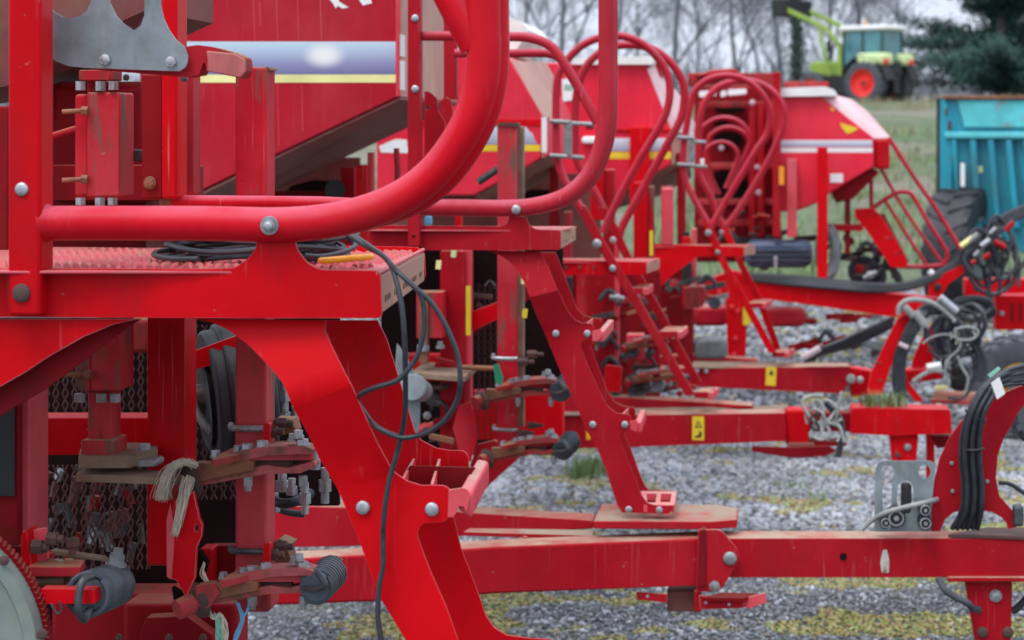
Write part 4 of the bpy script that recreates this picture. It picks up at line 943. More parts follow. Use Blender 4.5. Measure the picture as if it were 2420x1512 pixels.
hang2 = [(830, 552, .12), (850, 566, .1), (885, 590, .06), (914, 612, .02), (938, 640, -.02), (979, 678, -.03), (1014, 709, -.03), (1041, 747, -.03), (1065, 795, -.03), (1082, 843, -.03), (1088, 902, -.03), (1080, 946, -.02), (1055, 988, -.01), (1018, 1017, 0), (985, 1030, .01), (950, 1034, .01), (917, 1023, .02), (886, 1006, .03), (868, 985, .05), (852, 960, .06), (846, 945, .04), (852, 932, .0), (883, 917, -.02), (934, 901, -.03), (962, 876, -.03), (986, 840, -.03), (1001, 788, -.03), (1003, 737, -.03), (996, 702, -.03), (984, 683, -.03), (965, 664, -.02)]
cab.tube('hanging_end', hang2, 6.4, m='cable', sides=10)
refl = Thing('reflector', 'orange reflector strip lying on the near tread platform beside the cable', 'reflector', 3.2, .12)
bm = bmesh.new(); a_, b_ = A.w(758, 617, .05), A.w(877, 612, .12); a_.z = zt+.013; b_.z = zt+.016
barv(bm, a_-refl.o, b_-refl.o, .022, .010, Vector((0, 1, 0))); refl.add('lens', bm, 'amber', bev=.004, seg=3)
# fibre rope tied round the upper coulter eye
rp = Thing('frayed_rope', 'frayed pale rope tied to the end of a rusty coulter arm', 'rope', 3.2, .12)
bm = bmesh.new(); rr_ = random.Random(3)
def strands(bm, T, pts, n, spread0, spread1, r, d):
    for k in range(n):
        a = rr_.gauss(0, 1); b = rr_.gauss(0, 1); m_ = len(pts)-1; pts_ = pts if rr_.random() < .5 else pts[:-1]
        pp = [T.pt(x+a*(spread0+(spread1-spread0)*i/m_)+rr_.gauss(0, 2.2), y+rr_.gauss(0, 3), d+b*.004*(1+i)) for i, (x, y) in enumerate(pts_)]
        sweep(bm, crom(pp, 3), r, 4, rfun=lambda t: r*(1-.7*t*t))
strands(bm, rp, [(460, 1100), (440, 1092), (420, 1096), (402, 1115), (392, 1140), (385, 1165), (383, 1180)], 300, 3.5, 9, .0007, .47)
strands(bm, rp, [(446, 1130), (440, 1150), (431, 1185), (424, 1215), (418, 1245), (414, 1265)], 260, 5, 4, .0007, .46)
rp.add('fibres', bm, 'rope', recalc=False)
tw = Thing('baler_twine', 'tangled blue and green baler twine hanging from the lower coulter arm', 'twine', 3.2, .12)
for m_, paths in (('twine_blue', [[(560, 1424), (570, 1460), (566, 1490), (552, 1530)], [(592, 1410), (585, 1440), (570, 1470), (558, 1500), (553, 1540)]]), ('twine_green', [[(508, 1450), (515, 1480), (513, 1510), (520, 1560)], [(515, 1452), (520, 1490), (526, 1530)]]), ('rope', [[(490, 1440), (505, 1462), (522, 1450), (530, 1490), (540, 1540)], [(520, 1450), (535, 1470), (538, 1500), (528, 1540)], [(484, 1330), (478, 1355), (492, 1380), (482, 1350)]])):
    for pth in paths:
        for k in range(5): tw.tube('strand', [(x+rr_.gauss(0, 2.5), y+rr_.gauss(0, 2), .5) for x, y in pth], 1.6, m=m_, sides=5, n=4)

rcl = random.Random(5)
for k in range(46):
    x, y, d = rcl.uniform(90, 340), rcl.uniform(1090, 1330), rcl.uniform(1.08, 1.2); m_ = rcl.choice(['rust_dark', 'steel_dark', 'steel_dark', 'mesh_dark', 'paint_dark', 'galv'])
    bm = bmesh.new(); a = rcl.uniform(1.1, 2.0); v = Vector((math.cos(a), 0, math.sin(a)))*rcl.uniform(.01, .03); c = A.pt(x, y, d); cyl(bm, c-v, c+v, rcl.uniform(.006, .013), None, 8); A.add('chain_link', bm, m_)
GRP = 'red seed drills parked in a row'
# ============================================================ DRILL B (second), its drawbar crossing the picture
B = Thing('seed_drill', 'second red seed drill, its ladder standing on the long drawbar crossing the lower right', 'seed drill', 6.4, .12, group=GRP)
B.box('post', 963, -260, 993, 583, -.03, .05, 'paint_dull', bev=.004)
for y in (43, 210): B.bolt(981, y, -.03, 9, 'zinc', hexa=False)
B.box('post_hole', 974, 555, 981, 562, -.0305, .01, 'shade_black', bev=0)
rb = [(1002, 490), (1100, 491), (1190, 492), (1262, 487), (1330, 467), (1380, 428), (1410, 378), (1428, 315), (1434, 240), (1434, 120), (1434, 0), (1434, -260)]
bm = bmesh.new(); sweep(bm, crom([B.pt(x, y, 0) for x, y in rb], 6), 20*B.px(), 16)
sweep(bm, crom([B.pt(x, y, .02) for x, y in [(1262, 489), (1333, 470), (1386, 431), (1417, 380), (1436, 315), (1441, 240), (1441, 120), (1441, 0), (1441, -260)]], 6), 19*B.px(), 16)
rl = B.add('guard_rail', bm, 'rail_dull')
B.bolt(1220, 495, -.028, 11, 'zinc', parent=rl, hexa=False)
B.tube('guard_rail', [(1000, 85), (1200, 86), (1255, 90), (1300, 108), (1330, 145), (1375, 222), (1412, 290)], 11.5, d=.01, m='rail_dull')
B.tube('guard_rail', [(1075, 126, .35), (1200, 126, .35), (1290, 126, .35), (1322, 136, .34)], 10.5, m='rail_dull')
B.box('rail_post', 1048, -260, 1078, 235, .42, .05, 'paint_dull', bev=.004)
B.plate('lug', [(1003, 215), (1016, 217, 4), (1032, 232), (1036, 262), (1052, 289), (1052, 380), (1003, 380)], .10, .012, 'paint_dull', holes=[circ(1011, 254, 6)], bev=.001)
B.plate('lug', [(1040, 240), (1050, 228, 6), (1066, 236), (1072, 275), (1072, 380), (1040, 380)], .22, .012, 'paint_dull', bev=.001)
B.plate('platform_side', [(870, 531), (1186, 535, 10), (1198, 527), (1204, 512), (1243, 512), (1249, 527), (1257, 537), (1270, 542), (1326, 544, 6), (1325, 590, 6), (870, 592)], 0, .006, 'paint_dull', bev=.0015)
zb_ = B.w(1250, 544, 0).z; B.slab('platform_floor', [(870, 543), (1324, 544), (1362, 534.5), (900, 534)], zb_, .004, 'tread')
endface(B, 'platform_end', 1326, 546, 588, 1361, 538, 567, .42, 'end_plate', 8)
# ladder of drill B
lf = [(1150, 592), (1276, 594), (1295, 630), (1319, 689), (1343, 737), (1357, 754), (1374, 763), (1396, 764, 5), (1404, 771, 4), (1403, 795, 5), (1390, 802), (1376, 805, 3), (1372, 818), (1388, 861), (1419, 929), (1436, 960), (1457, 976), (1486, 979, 5), (1492, 986), (1490, 1008, 5), (1482, 1015), (1465, 1020, 4), (1463, 1034), (1477, 1071), (1505, 1140), (1512, 1164), (1529, 1188), (1553, 1195), (1591, 1194, 4), (1591, 1202), (1580, 1214), (1470, 1211), (1458, 1192), (1433, 1113), (1405, 1044), (1384, 1016), (1374, 988), (1360, 953), (1329, 888), (1285, 782), (1264, 737), (1250, 696), (1237, 665), (1219, 634), (1202, 617), (1181, 603)]
def ldB(x, y):
    s = y+.25*(x-1300)
    if s > 790: return .06
    if s > 690: return .0+.06*(s-690)/100
    return .03*(690-s)/100
lb = B.plate('ladder', lf, 0, .006, 'paint_dull', bev=.0012, dep=ldB, folds=[((1200, 790+25), (1400, 790-25)), ((1200, 690+25), (1400, 690-25))])
B.plate('ladder_side', [(1275, 596), (1313, 596), (1333, 647), (1353, 702), (1364, 730), (1381, 746), (1401, 751), (1421, 752, 5), (1424, 760), (1424, 790), (1395, 815), (1405, 843), (1422, 888), (1436, 926), (1453, 950), (1474, 960), (1498, 962, 5), (1502, 972), (1500, 1000), (1475, 1025), (1491, 1061), (1512, 1119), (1522, 1144), (1532, 1157), (1591, 1160, 4), (1590, 1190), (1480, 1190), (1380, 900), (1300, 700)], .36, .006, 'paint_dull', parent=lb, bev=.0012)
def steps(T, par, nose, d0, d1, m='paint_pink'):
    for (x0, y0), (x1, y1), w_, h_ in nose:
        bm = bmesh.new(); a, b = T.pt(x0, y0, d0), T.pt(x1, y1, d1); e = Vector((w_, 0, 0)); z = Vector((0, 0, -h_))
        boxv(bm, [a, b, b+z, a+z, a+e, b+e, b+e+z*1.1, a+e+z*1.1]); T.add('tread_nose', bm, m, par, .004, 3)
steps(B, lb, [((1412, 783), (1436, 755), .020, .030), ((1500, 998), (1512, 968), .020, .030)], .06, .36)
steps(B, lb, [((1383, 764), (1398, 752), .006, .02), ((1468, 978), (1482, 964), .006, .02)], .06, .36)
B.plate('tread_end', [(1400, 782), (1420, 778, 4), (1424, 792), (1412, 806), (1400, 806)], .055, .006, 'paint_pink', parent=lb); B.plate('tread_end', [(1488, 996), (1506, 992, 4), (1508, 1006), (1504, 1020), (1490, 1014)], .055, .006, 'paint_pink', parent=lb)
zs = B.w(1530, 1193, .06).z
B.slab('tread_frame', [(1520, 1193), (1594, 1193), (1599, 1161), (1514, 1160)], zs, .022, 'paint_pink', parent=lb, r=2, holes=[[(1529, 1187), (1549, 1187), (1552, 1166), (1528, 1166)], [(1560, 1186), (1584, 1186), (1587, 1166), (1562, 1166)]])
for x, y in ((1314, 788), (1388, 788), (1401, 1003), (1477, 1003), (1486, 1204), (1558, 1205)): B.bolt(x, y, .058, 8.5, 'zinc', parent=lb, hexa=False)
# drawbar : two legs of an A meeting under the plate, then the long straight beam
zp = B.w(1500, 1231, .03).z
B.slab('ladder_plate', [(1402, 1231), (1677, 1233), (1742, 1228), (1744, 1200), (1694, 1192), (1422, 1190)], zp, .024, 'dusty_red', bev=.003)
B.bolt(1432, 1222, .1, 3, 'rust_dark')
def leg(T, name, top, bot, dl, dr, t, m, par=None):
    x0, x1 = top[0][0], top[-1][0]
    return T.plate(name, top+bot[::-1], 0, t, m, parent=par, dep=lambda x, y: dl+(dr-dl)*(x-x0)/(x1-x0), bev=.008, seg=3)
leg(B, 'drawbar_leg', [(480, 1330), (642, 1322), (890, 1309), (1181, 1291), (1655, 1272)], [(480, 1437), (642, 1431), (890, 1422), (1181, 1403), (1655, 1384)], -.30, .02, .12, 'paint_beam')
leg(B, 'drawbar_leg', [(560, 1192), (831, 1199), (1078, 1209), (1402, 1230)], [(560, 1296), (831, 1292), (1078, 1268), (1402, 1250)], 1.05, .22, .12, 'paint_beam')
B.slab('cover_strip', [(1095, 1257), (1402, 1266), (1402, 1252), (1110, 1248)], B.w(1200, 1257, .1).z, .012, 'dusty_red')
B.vbolt(1241, 1274, .02, 7, 6, 'paint_dull')
B.box('drawbar', 1650, 1272, 2560, 1365, .04, .12, 'paint_beam', bev=.010)
B.box('beam_hole', 1986, 1308, 2000, 1322, .0385, .01, 'shade_black', bev=0)
bm = bmesh.new(); cyl(bm, B.pt(1993, 1315, .0385), B.pt(1993, 1315, .037), 8*B.px(), None, 18); B.add('beam_hole', bm, 'shade_black')
B.plate('peeled_patch', [(2086, 1300, 4), (2096, 1298, 4), (2102, 1325, 5), (2100, 1354, 4), (2084, 1354, 4), (2080, 1330, 4)], .0375, .001, 'peel', bev=0)
B.plate('hinge_cheek', [(1650, 1252), (1700, 1252, 6), (1712, 1262), (1746, 1302, 6), (1749, 1319, 6), (1711, 1384), (1697, 1398, 5), (1645, 1398), (1648, 1300)], -.005, .014, 'paint_dull', bev=.002)
B.plate('hinge_web', [(1655, 1252), (1668, 1252), (1668, 1384), (1648, 1390)], -.012, .05, 'paint_dark')
B.bolt(1725, 1319, -.006, 16, 'zinc_dull', hexa=False); B.bolt(1689, 1384, -.006, 14, 'zinc_dull')
B.box('hinge_flange', 1576, 1396, 1650, 1446, .05, .08, 'under_brown', bev=.006); B.box('hinge_flange', 1640, 1396, 1656, 1447, .02, .1, 'paint_dull', bev=.004)
fs = B.plate('foot_step', [(1503, 1399), (1577, 1404), (1577, 1424), (1506, 1417)], .0, .008, 'paint_dull', bev=.001)
B.plate('foot_step', [(1652, 1407), (1768, 1413), (1768, 1432), (1748, 1437), (1655, 1440)], -.05, .008, 'paint_dull', bev=.001)
B.plate('foot_step', [(1754, 1415), (1810, 1401, 3), (1811, 1424, 3), (1768, 1438, 3), (1756, 1432)], -.05, .008, 'paint_pink', bev=.001)
zf = B.w(1700, 1408, -.05).z
for k in range(5): B.slab('step_bar', [(1660+k*10, 1411-k*2.5), (1760+k*8, 1413-k*2.5), (1762+k*8, 1411.6-k*2.5), (1662+k*10, 1409.6-k*2.5)], zf, .012, 'paint_dark')
for x, y in ((1530, 1409), (1668, 1424), (1723, 1428), (1682, 1442)): B.bolt(x, y, -.052, 4, 'zinc')
# parking stand
B.box('stand_shoe', 2240, 1365, 2560, 1375, .02, .14, 'paint_beam', bev=.002)
sd = B.plate('parking_stand', [(2282, 1376), (2393, 1376), (2389, 1520), (2306, 1520)], .05, .06, 'paint_dull', bev=.004)
B.bolt(2353, 1408, .05, 14, 'zinc_dull', parent=sd, washer=True); B.bolt(2311, 1439, .05, 9, 'steel_dark', parent=sd)
for x in (2322, 2382): B.bolt(x, 1494, .05, 13, 'rust_dark', parent=sd, hexa=False)
B.tube('brake_hose', [(2218, 1366, .02), (2232, 1392, .0), (2256, 1410, 0), (2285, 1424, .0), (2300, 1440, .03)], 8, m='rubber_dusty'); B.tube('brake_hose', [(2390, 1444, .1), (2405, 1436, .1), (2430, 1410, .1)], 9, m='rubber')
# hose tower : sickle-shaped plate with a half-moon opening
B.plate('hose_tower', [(2198, 1256), (2203, 1190), (2210, 1130), (2220, 1085), (2244, 1034), (2272, 995), (2295, 985), (2320, 960), (2354, 936), (2406, 914), (2440, 905), (2440, 950), (2420, 957), (2403, 980), (2388, 1010), (2372, 1035), (2358, 1078), (2354, 1130), (2362, 1172), (2389, 1202), (2403, 1218), (2406, 1240, 5), (2400, 1246), (2383, 1250), (2378, 1235), (2366, 1222), (2345, 1210), (2300, 1203), (2255, 1210), (2235, 1226), (2224, 1248), (2222, 1256)], .06, .010, 'paint_dull', bev=.0015)
for x, y in ((2249, 1094), (2251, 1160), (2333, 1137), (2300, 1120)): B.bolt(x, y, .058, 5, 'zinc_dull')
for k in range(6):
    dx = k*10.5-4; dd_ = .022*(k % 2); B.tube('hydraulic_hose', [(2254+dx*1.15, 1250, .05), (2276+dx*.9, 1205, .03-dd_), (2280+dx*.85, 1150, .02-dd_), (2275+dx*.85, 1090, .01-dd_), (2277+dx*.8, 1030, -dd_), (2292+dx*.7, 975, -.01-dd_), (2318+dx*.6, 925+k*2, -dd_), (2350, 893+k*5, .01-dd_), (2390, 872+k*7, .02), (2440, 860+k*9, .03)], 5.6, m='cable', sides=9)
B.tube('cable_tie', [(2276, 1062, -.01), (2300, 1064, -.03), (2326, 1060, -.02)], 3, m='rubber'); B.tube('cable_tie', [(2280, 968, -.02), (2310, 988, -.03), (2330, 996, -.02)], 3, m='rubber')
lbl = B.plate('ear_tag', [(2342, 905), (2362, 890, 3), (2376, 930, 3), (2356, 944, 3)], -.03, .003, 'white', bev=0); B.plate('tag_clip', [(2334, 886), (2360, 866, 3), (2366, 872, 3), (2340, 893, 3)], -.034, .004, 'twine_green', parent=lbl)
# hose holder plate with slots
B.plate('hose_holder', [(2066, 1256), (2069, 1108), (2074, 1096), (2086, 1089), (2150, 1089), (2196, 1089), (2206, 1093), (2211, 1104), (2203, 1180), (2200, 1256)], .05, .006, 'galv', bev=.001,
        holes=[rounded([(2084, 1100), (2106, 1100), (2116, 1116), (2108, 1130), (2106, 1250), (2088, 1250)], 8), rounded([(2122, 1150), (2120, 1148), (2128, 1136), (2150, 1136), (2158, 1150), (2160, 1190), (2150, 1215), (2128, 1215), (2118, 1180)], 6), circ(2185, 1115, 14, 16, 17)])
B.box('black_plug', 2130, 1143, 2155, 1225, .06, .04, 'black', bev=.01)
def coupler(T, x, y, d, r, m='zinc_dull'):
    bm = bmesh.new(); c = T.pt(x, y, d); L = T.L
    cyl(bm, c+L*.05, c-L*.02, r*T.px(d), None, 18); o = T.add('coupling', bm, 'black', bev=.003)
    bm = bmesh.new(); R = r*.74*T.px(d); u = Vector((1, 0, 0)); v = Vector((0, 0, 1)); sweep(bm, [c-L*.021+(u*math.cos(t)+v*math.sin(t))*R for t in [2*math.pi*i/18 for i in range(18)]], R*.16, 6, True); cyl(bm, c-L*.02, c-L*.03, R*.42, R*.3, 12); T.add('coupling_face', bm, m, o)
for x, y, r in ((2117, 1222, 22), (2093, 1233, 14), (2186, 1203, 15), (2186, 1234, 16)): coupler(B, x, y, .0, r, 'zinc')
B.tube('grey_cable', [(2036, 1252, 0), (2060, 1230, 0), (2097, 1210, -.02), (2150, 1196, -.02), (2200, 1184, 0), (2214, 1180, .05)], 6, m='pale_hose')
B.tube('grey_cable', [(2360, 1140, .1), (2390, 1145, .1), (2430, 1172, .1)], 5, m='rubber'); B.box('clamp_block', 2396, 1196, 2420, 1245, .03, .05, 'steel_dark', bev=.008)
B.slab('tower_foot', [(2240, 1262), (2440, 1268), (2440, 1246), (2330, 1246)], B.w(2300, 1262, .05).z, .01, 'rust_dark')
# frame of drill B
B.box('frame_post', 1040, 592, 1098, 1064, .85, .10, 'paint_dull', bev=.006); B.box('yellow_strip', 1101, 676, 1112, 792, .83, .01, 'yellow', bev=0)
B.box('frame_post', 1098, 590, 1113, 1000, .87, .05, 'paint_pink', bev=.004)
cb = B.box('coulter_post', 1175, 290, 1221, 1062, .62, .07, 'paint_worn', bev=.005); B.box('dust_edge', 1221, 300, 1238, 1010, .66, .03, 'dust_plate', parent=cb, bev=.004)
B.plate('post_cap', [(1176, 296), (1178, 289, 2), (1224, 289, 2), (1224, 300)], .61, .07, 'rust_dark', parent=cb)
B.box('black_band', 1120, 590, 1176, 668, 1.0, .02, 'shade_black'); B.grille('grille', 1113, 600, 1176, 840, 1.05, .022, .05, 'mesh_dark'); B.grille('grille', 1113, 840, 1182, 1040, 1.05, .022, .05, 'mesh_dark')
B.box('dark_backing', 900, 585, 1330, 1075, 1.5, .02, 'shade_black', bev=0, label='dark sheet standing for the shade inside the drill, behind the grilles')  # interior shade of this drill, painted as one dark sheet
B.plate('diagonal_strut', [(1100, 742), (1180, 712), (1180, 752), (1100, 790)], .9, .03, 'paint_bright')
B.plate('diagonal_strut', [(1095, 770), (1250, 680), (1262, 700), (1120, 790)], 1.1, .03, 'paint_dark')
ubolt(B, cb, 1180, 1216, 845, .6, 6, 'zinc'); ubolt(B, cb, 1182, 1216, 1163-150, .6, 5, 'zinc_dull')
coulter(B, 1160, 915, .5, .60, spring=True); coulter(B, 1172, 1054, .48, .58, spring=True)
for k in (0,): 
    B.box('cross_beam', 1113, 925, 1330, 1040, 1.15, .08, 'paint_sat', bev=.006); 
    B.box('cross_beam', 940, 838, 1045, 900, 1.0, .08, 'paint_bright', bev=.006)
B.plate('blade', [(1070, 1010), (1084, 960), (1112, 950), (1124, 1010), (1128, 1040), (1112, 1090), (1092, 1100), (1078, 1040)], .70, .012, 'paint_worn'); B.plate('blade', [(1110, 1100), (1128, 1050), (1170, 1040), (1200, 1060), (1250, 1062), (1140, 1160)], .9, .02, 'paint_dull')
B.plate('green_tag', [(1166, 862), (1178, 858, 4), (1190, 895, 5), (1184, 912, 5), (1170, 902)], .44, .004, 'plastic_green', bev=0)
B.box('jack_sleeve', 984, 690, 1046, 800, .75, .09, 'paint_worn'); B.box('jack_rod', 990, 690, 1010, 860, .73, .05, 'rust'); fitting(B, 1000, 800, 830, .74, 11); fitting(B, 1040, 806, 824, .76, 8)
B.slab('jack_plate', [(970, 880), (1100, 890), (1125, 866), (1010, 850)], B.w(1040, 880, .7).z, .018, 'dust_plate'); B.tube('round_bar', [(1085, 868, .72), (1200, 872, .72)], 7, m='rust', smooth=False)
B.plate('galv_cover', [(938, 812), (958, 840), (978, 880), (992, 930), (992, 1000), (984, 1045), (950, 1045), (930, 900)], .4, .01, 'galv', holes=[]); 
bm = bmesh.new(); cyl(bm, B.pt(975, 915, .36), B.pt(1000, 925, .5), 36*B.px(), 26*B.px(), 20); B.add('gear_cover', bm, 'galv', bev=.006)
for x, y in ((962, 840), (990, 890), (1005, 1015)): B.bolt(x, y, .38, 7, 'steel_dark')
# clutter of drill B between the posts : chains, springs and coulter hardware
rc = random.Random(21)
def clutter(T, x0, y0, x1, y1, d0, d1, n, r=rc, ms=('rust', 'paint_dirty', 'steel_dark', 'zinc_dull', 'rust_dark', 'paint_dark'), big=1.0):
    """small hardware of the sowing units: bolts, links, hoses, flat bars"""
    for k in range(n):
        x, y, d = r.uniform(x0, x1), r.uniform(y0, y1), r.uniform(d0, d1); m = r.choice(ms); t = r.random(); s = big*r.uniform(.6, 1.3)
        if t < .3:
            bm = bmesh.new(); a = r.uniform(-.5, .5); c = T.pt(x, y, d); v = Vector((math.cos(a), 0, math.sin(a)))*.03*s; cyl(bm, c-v, c+v, .012*s, None, 10); cyl(bm, c-v*.3, c+v*.4, .018*s, None, 6); T.add('fitting', bm, m)
        elif t < .6:
            L_ = 26*s; a = r.uniform(-.4, .4); T.plate('link', [(x-L_, y-5*s+L_*a, 3), (x+L_, y-5*s-L_*a, 3), (x+L_, y+6*s-L_*a, 3), (x-L_, y+6*s+L_*a, 3)], d, .02, m, bev=.003)
        elif t < .8:
            T.tube('short_hose', [(x-18*s, y+10*s, d), (x, y-8*s, d+.02), (x+16*s, y+4*s, d), (x+20*s, y+20*s, d)], 5*s, m='rubber')
        else: T.bolt(x, y, d, 8*s, m)
clutter(B, 1000, 850, 1060, 1040, .7, .9, 14); clutter(B, 1120, 660, 1170, 820, .8, 1.0, 4, ms=('rust_dark', 'paint_dark'))
# hopper of drill B
hb = B.plate('hopper', [(330, -260), (943, -260), (943, 228), (640, 372), (520, 430), (440, 468), (330, 468)], .55, 1.35, 'paint_tank', bev=.006)
def strip(T, par, x0, y0, x1, y1, d, m, name='stripe', lift=.0012): return T.plate(name, [(x0, y0), (x1, y0), (x1, y1), (x0, y1)], d-lift, lift*.6, m, parent=par, bev=0)
def gradmat(name, stops, flare=None):
    m = bpy.data.materials.new(name); m.use_nodes = True; N = m.node_tree.nodes; L = m.node_tree.links; g = N.new('ShaderNodeTexCoord'); s = N.new('ShaderNodeSeparateXYZ'); L.new(g.outputs['Generated'], s.inputs[0])
    r = N.new('ShaderNodeValToRGB'); e = r.color_ramp.elements
    while len(e) < len(stops): e.new(.5)
    for el, (p, c) in zip(e, stops): el.position = p; el.color = (*c, 1)
    L.new(s.outputs[2], r.inputs[0]); c = r.outputs[0]
    if flare:
        v = N.new('ShaderNodeVectorMath'); v.operation = 'SUBTRACT'; L.new(g.outputs['Generated'], v.inputs[0]); v.inputs[1].default_value = (flare[0], .5, flare[1])
        w = N.new('ShaderNodeVectorMath'); w.operation = 'MULTIPLY'; L.new(v.outputs[0], w.inputs[0]); w.inputs[1].default_value = (flare[2], 0, 1.6)
        l = N.new('ShaderNodeVectorMath'); l.operation = 'LENGTH'; L.new(w.outputs[0], l.inputs[0]); q = N.new('ShaderNodeMapRange'); q.inputs[1].default_value = .15; q.inputs[2].default_value = .75; q.inputs[3].default_value = 1; q.inputs[4].default_value = 0; q.interpolation_type = 'SMOOTHSTEP'
        L.new(l.outputs['Value'], q.inputs[0]); x = N.new('ShaderNodeMix'); x.data_type = 'RGBA'; L.new(q.outputs[0], x.inputs[0]); L.new(c, x.inputs[6]); x.inputs[7].default_value = (.85, .85, .8, 1); c = x.outputs[2]
    L.new(c, N['Principled BSDF'].inputs['Base Color']); N['Principled BSDF'].inputs['Roughness'].default_value = .4; MATS[name] = m
gradmat('sticker_blue', [(0, (.16, .15, .30)), (.35, (.28, .28, .46)), (.8, (.48, .60, .72)), (1, (.55, .68, .74))], (.67, .58, 6.5))
gradmat('sticker_grey', [(0, (.30, .31, .42)), (.6, (.55, .58, .66)), (1, (.75, .78, .80))])
strip(B, hb, 418, 98, 940, 176, .55, 'sticker_blue', 'printed_stripe'); strip(B, hb, 418, 176, 940, 195, .55, 'yellow_pale', 'yellow_stripe')
for a, b in (((944, 80), (957, 85)), ((944, 142), (957, 212))):
    bm = bmesh.new(); p, q = B.pt(944, a[1], .553), B.pt(944, b[1] if b[1] > 100 else 132, .553); e = B.L*.10+Vector((.0015, 0, 0)); f = Vector((.0015, 0, 0)); boxv(bm, [p+f, p+e, q+e, q+f, p+f*1.5, p+e+f*.5, q+e+f*.5, q+f*1.5]); B.add('corner_sticker', bm, 'white', hb)
B.plate('torn_sticker', [(770, -40), (800, -40), (800, 2), (812, 10), (824, 17), (810, 20), (798, 14), (793, 20), (787, 8), (780, 0)], .5485, .0006, 'white', parent=hb, bev=0); B.plate('torn_sticker', [(830, -40), (870, -30), (879, 8), (866, 10), (858, 13), (850, 2)], .5485, .0006, 'white', parent=hb, bev=0)
for x, y0, y1 in ((598, -20, 96), (652, -20, 94), (702, 0, 96), (756, -10, 94), (612, 5, 60), (655, 198, 345), (712, 200, 310)): B.plate('drip_mark', [(x, y0), (x+2, y0), (x+5, y1), (x+3, y1)], .5487, .0004, 'paint_pink', parent=hb, bev=0)
B.box('hopper_rim', 935, -260, 944, 228, .545, .02, 'paint_pink', parent=hb, bev=.002)
B.box('hopper_bracket', 1003, 110, 1045, 215, 1.6, .1, 'end_plate', bev=.01)
B.box('dark_backing', 330, 372, 850, 600, 2.05, .02, 'under_brown', bev=0)
B.plate('dark_gap', [(690, 438), (740, 425), (780, 428), (790, 470), (660, 470)], 2.0, .02, 'shade_black', bev=0); B.box('frame_post', 805, 395, 838, 600, 1.2, .08, 'paint_dull'); B.box('frame_rail', 640, 452, 840, 470, 1.4, .06, 'paint_dark')
B.tube('linkage', [(937, 350, .95), (940, 400, .95), (938, 460, .95)], 8, m='paint_dirty', smooth=False)
B.skin('hopper_base', [(944, 230), (641, 374), (521, 433), (441, 471)], (2, 5), .556, 1.34, 'under_brown', hb)
B.skin('hopper_side', [(944, -260), (944, 228)], (3, 0), .57, 1.3, 'side_tan', hb)
# fan and dark machinery below hopper B
bm = bmesh.new(); cyl(bm, B.pt(792, 448, 1.0), B.pt(792, 448, 1.4), 24*B.px(1), None, 24); B.add('fan', bm, 'black'); 
B.box('frame_post', 840, 390, 866, 640, .9, .08, 'paint_bright'); B.box('frame_post', 868, 360, 882, 640, .95, .04, 'paint_pink')
B.tube('round_bar', [(1130, 430, .8), (1178, 398, .8)], 10, m='steel_dark', smooth=False)
B.box('blue_fitting', 1002, 510, 1018, 534, .9, .04, 'twine_blue', bev=.008); B.box('frame_post', 1075, 505, 1090, 540, .9, .04, 'paint_sat')
for x, y, m in ((1072, 597, 'lime_pale'), (1036, 625, 'yellow_pale'), (1238, 660, 'yellow_pale'), (1240, 740, 'yellow')): B.plate('sticker', [(x-5, y-10), (x+7, y-10, 3), (x+5, y+12, 3), (x-7, y+10)], .6, .004, m, bev=0)

# ============================================================ DRILL C and D with hoop ladders
def hoop_drill(T, K):
    """pair of hoop handrails running down into ladder stringers"""
    pass
C = Thing('seed_drill', 'third red seed drill with tall double hoop handrails and a warning label on its drawbar', 'seed drill', 9.2, .12, group=GRP)
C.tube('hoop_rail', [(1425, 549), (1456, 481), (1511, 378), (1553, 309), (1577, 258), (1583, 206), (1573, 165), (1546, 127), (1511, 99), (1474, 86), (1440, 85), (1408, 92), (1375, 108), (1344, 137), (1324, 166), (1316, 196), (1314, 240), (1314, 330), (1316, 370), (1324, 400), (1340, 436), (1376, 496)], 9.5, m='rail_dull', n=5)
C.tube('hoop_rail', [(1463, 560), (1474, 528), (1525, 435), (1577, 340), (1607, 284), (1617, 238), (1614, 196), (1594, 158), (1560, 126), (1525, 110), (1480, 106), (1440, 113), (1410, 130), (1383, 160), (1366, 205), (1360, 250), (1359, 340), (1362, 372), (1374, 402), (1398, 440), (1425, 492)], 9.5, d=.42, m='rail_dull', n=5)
def stringer(T, pts, w, d, t, m='paint_bright'):
    up = [(x+w/2, y) for x, y in pts]; lo = [(x-w/2, y) for x, y in pts][::-1]; return T.plate('stringer', up+lo, d, t, m, bev=.003)
s1 = stringer(C, [(1370, 485), (1385, 512), (1424, 585), (1500, 709), (1631, 935)], 24, -.015, .035, 'paint_dull'); C.slab
s2 = stringer(C, [(1422, 490), (1440, 520), (1478, 600), (1560, 745), (1648, 905)], 21, .40, .035, 'paint_dull')
for x, y, r, d in ((1411, 576, 11, -.03), (1449, 567, 8, .38), (1448, 634, 8, -.02), (1507, 699, 6, .38), (1591, 795, 6, .38)): C.bolt(x, y, d, r, 'zinc', hexa=False)
def hstep(T, x0, y0, x1, y1, d0=.02, d1=.38, par=None):
    z = T.w(x0, y1, d0).z; T.slab('tread', [(x0-8, y1), (x1-10, y1), (x1+6, y0), (x0+10, y0)], z, .028, 'paint_dull', parent=par, r=2)
    steps(T, par, [((x1-12, y1+1), (x1+4, y0-1), .02, .03)], d0, d1)
hstep(C, 1565, 771, 1612, 783, par=s1); hstep(C, 1648, 916, 1685, 926, par=s1); hstep(C, 1500, 672, 1530, 680, par=s1)
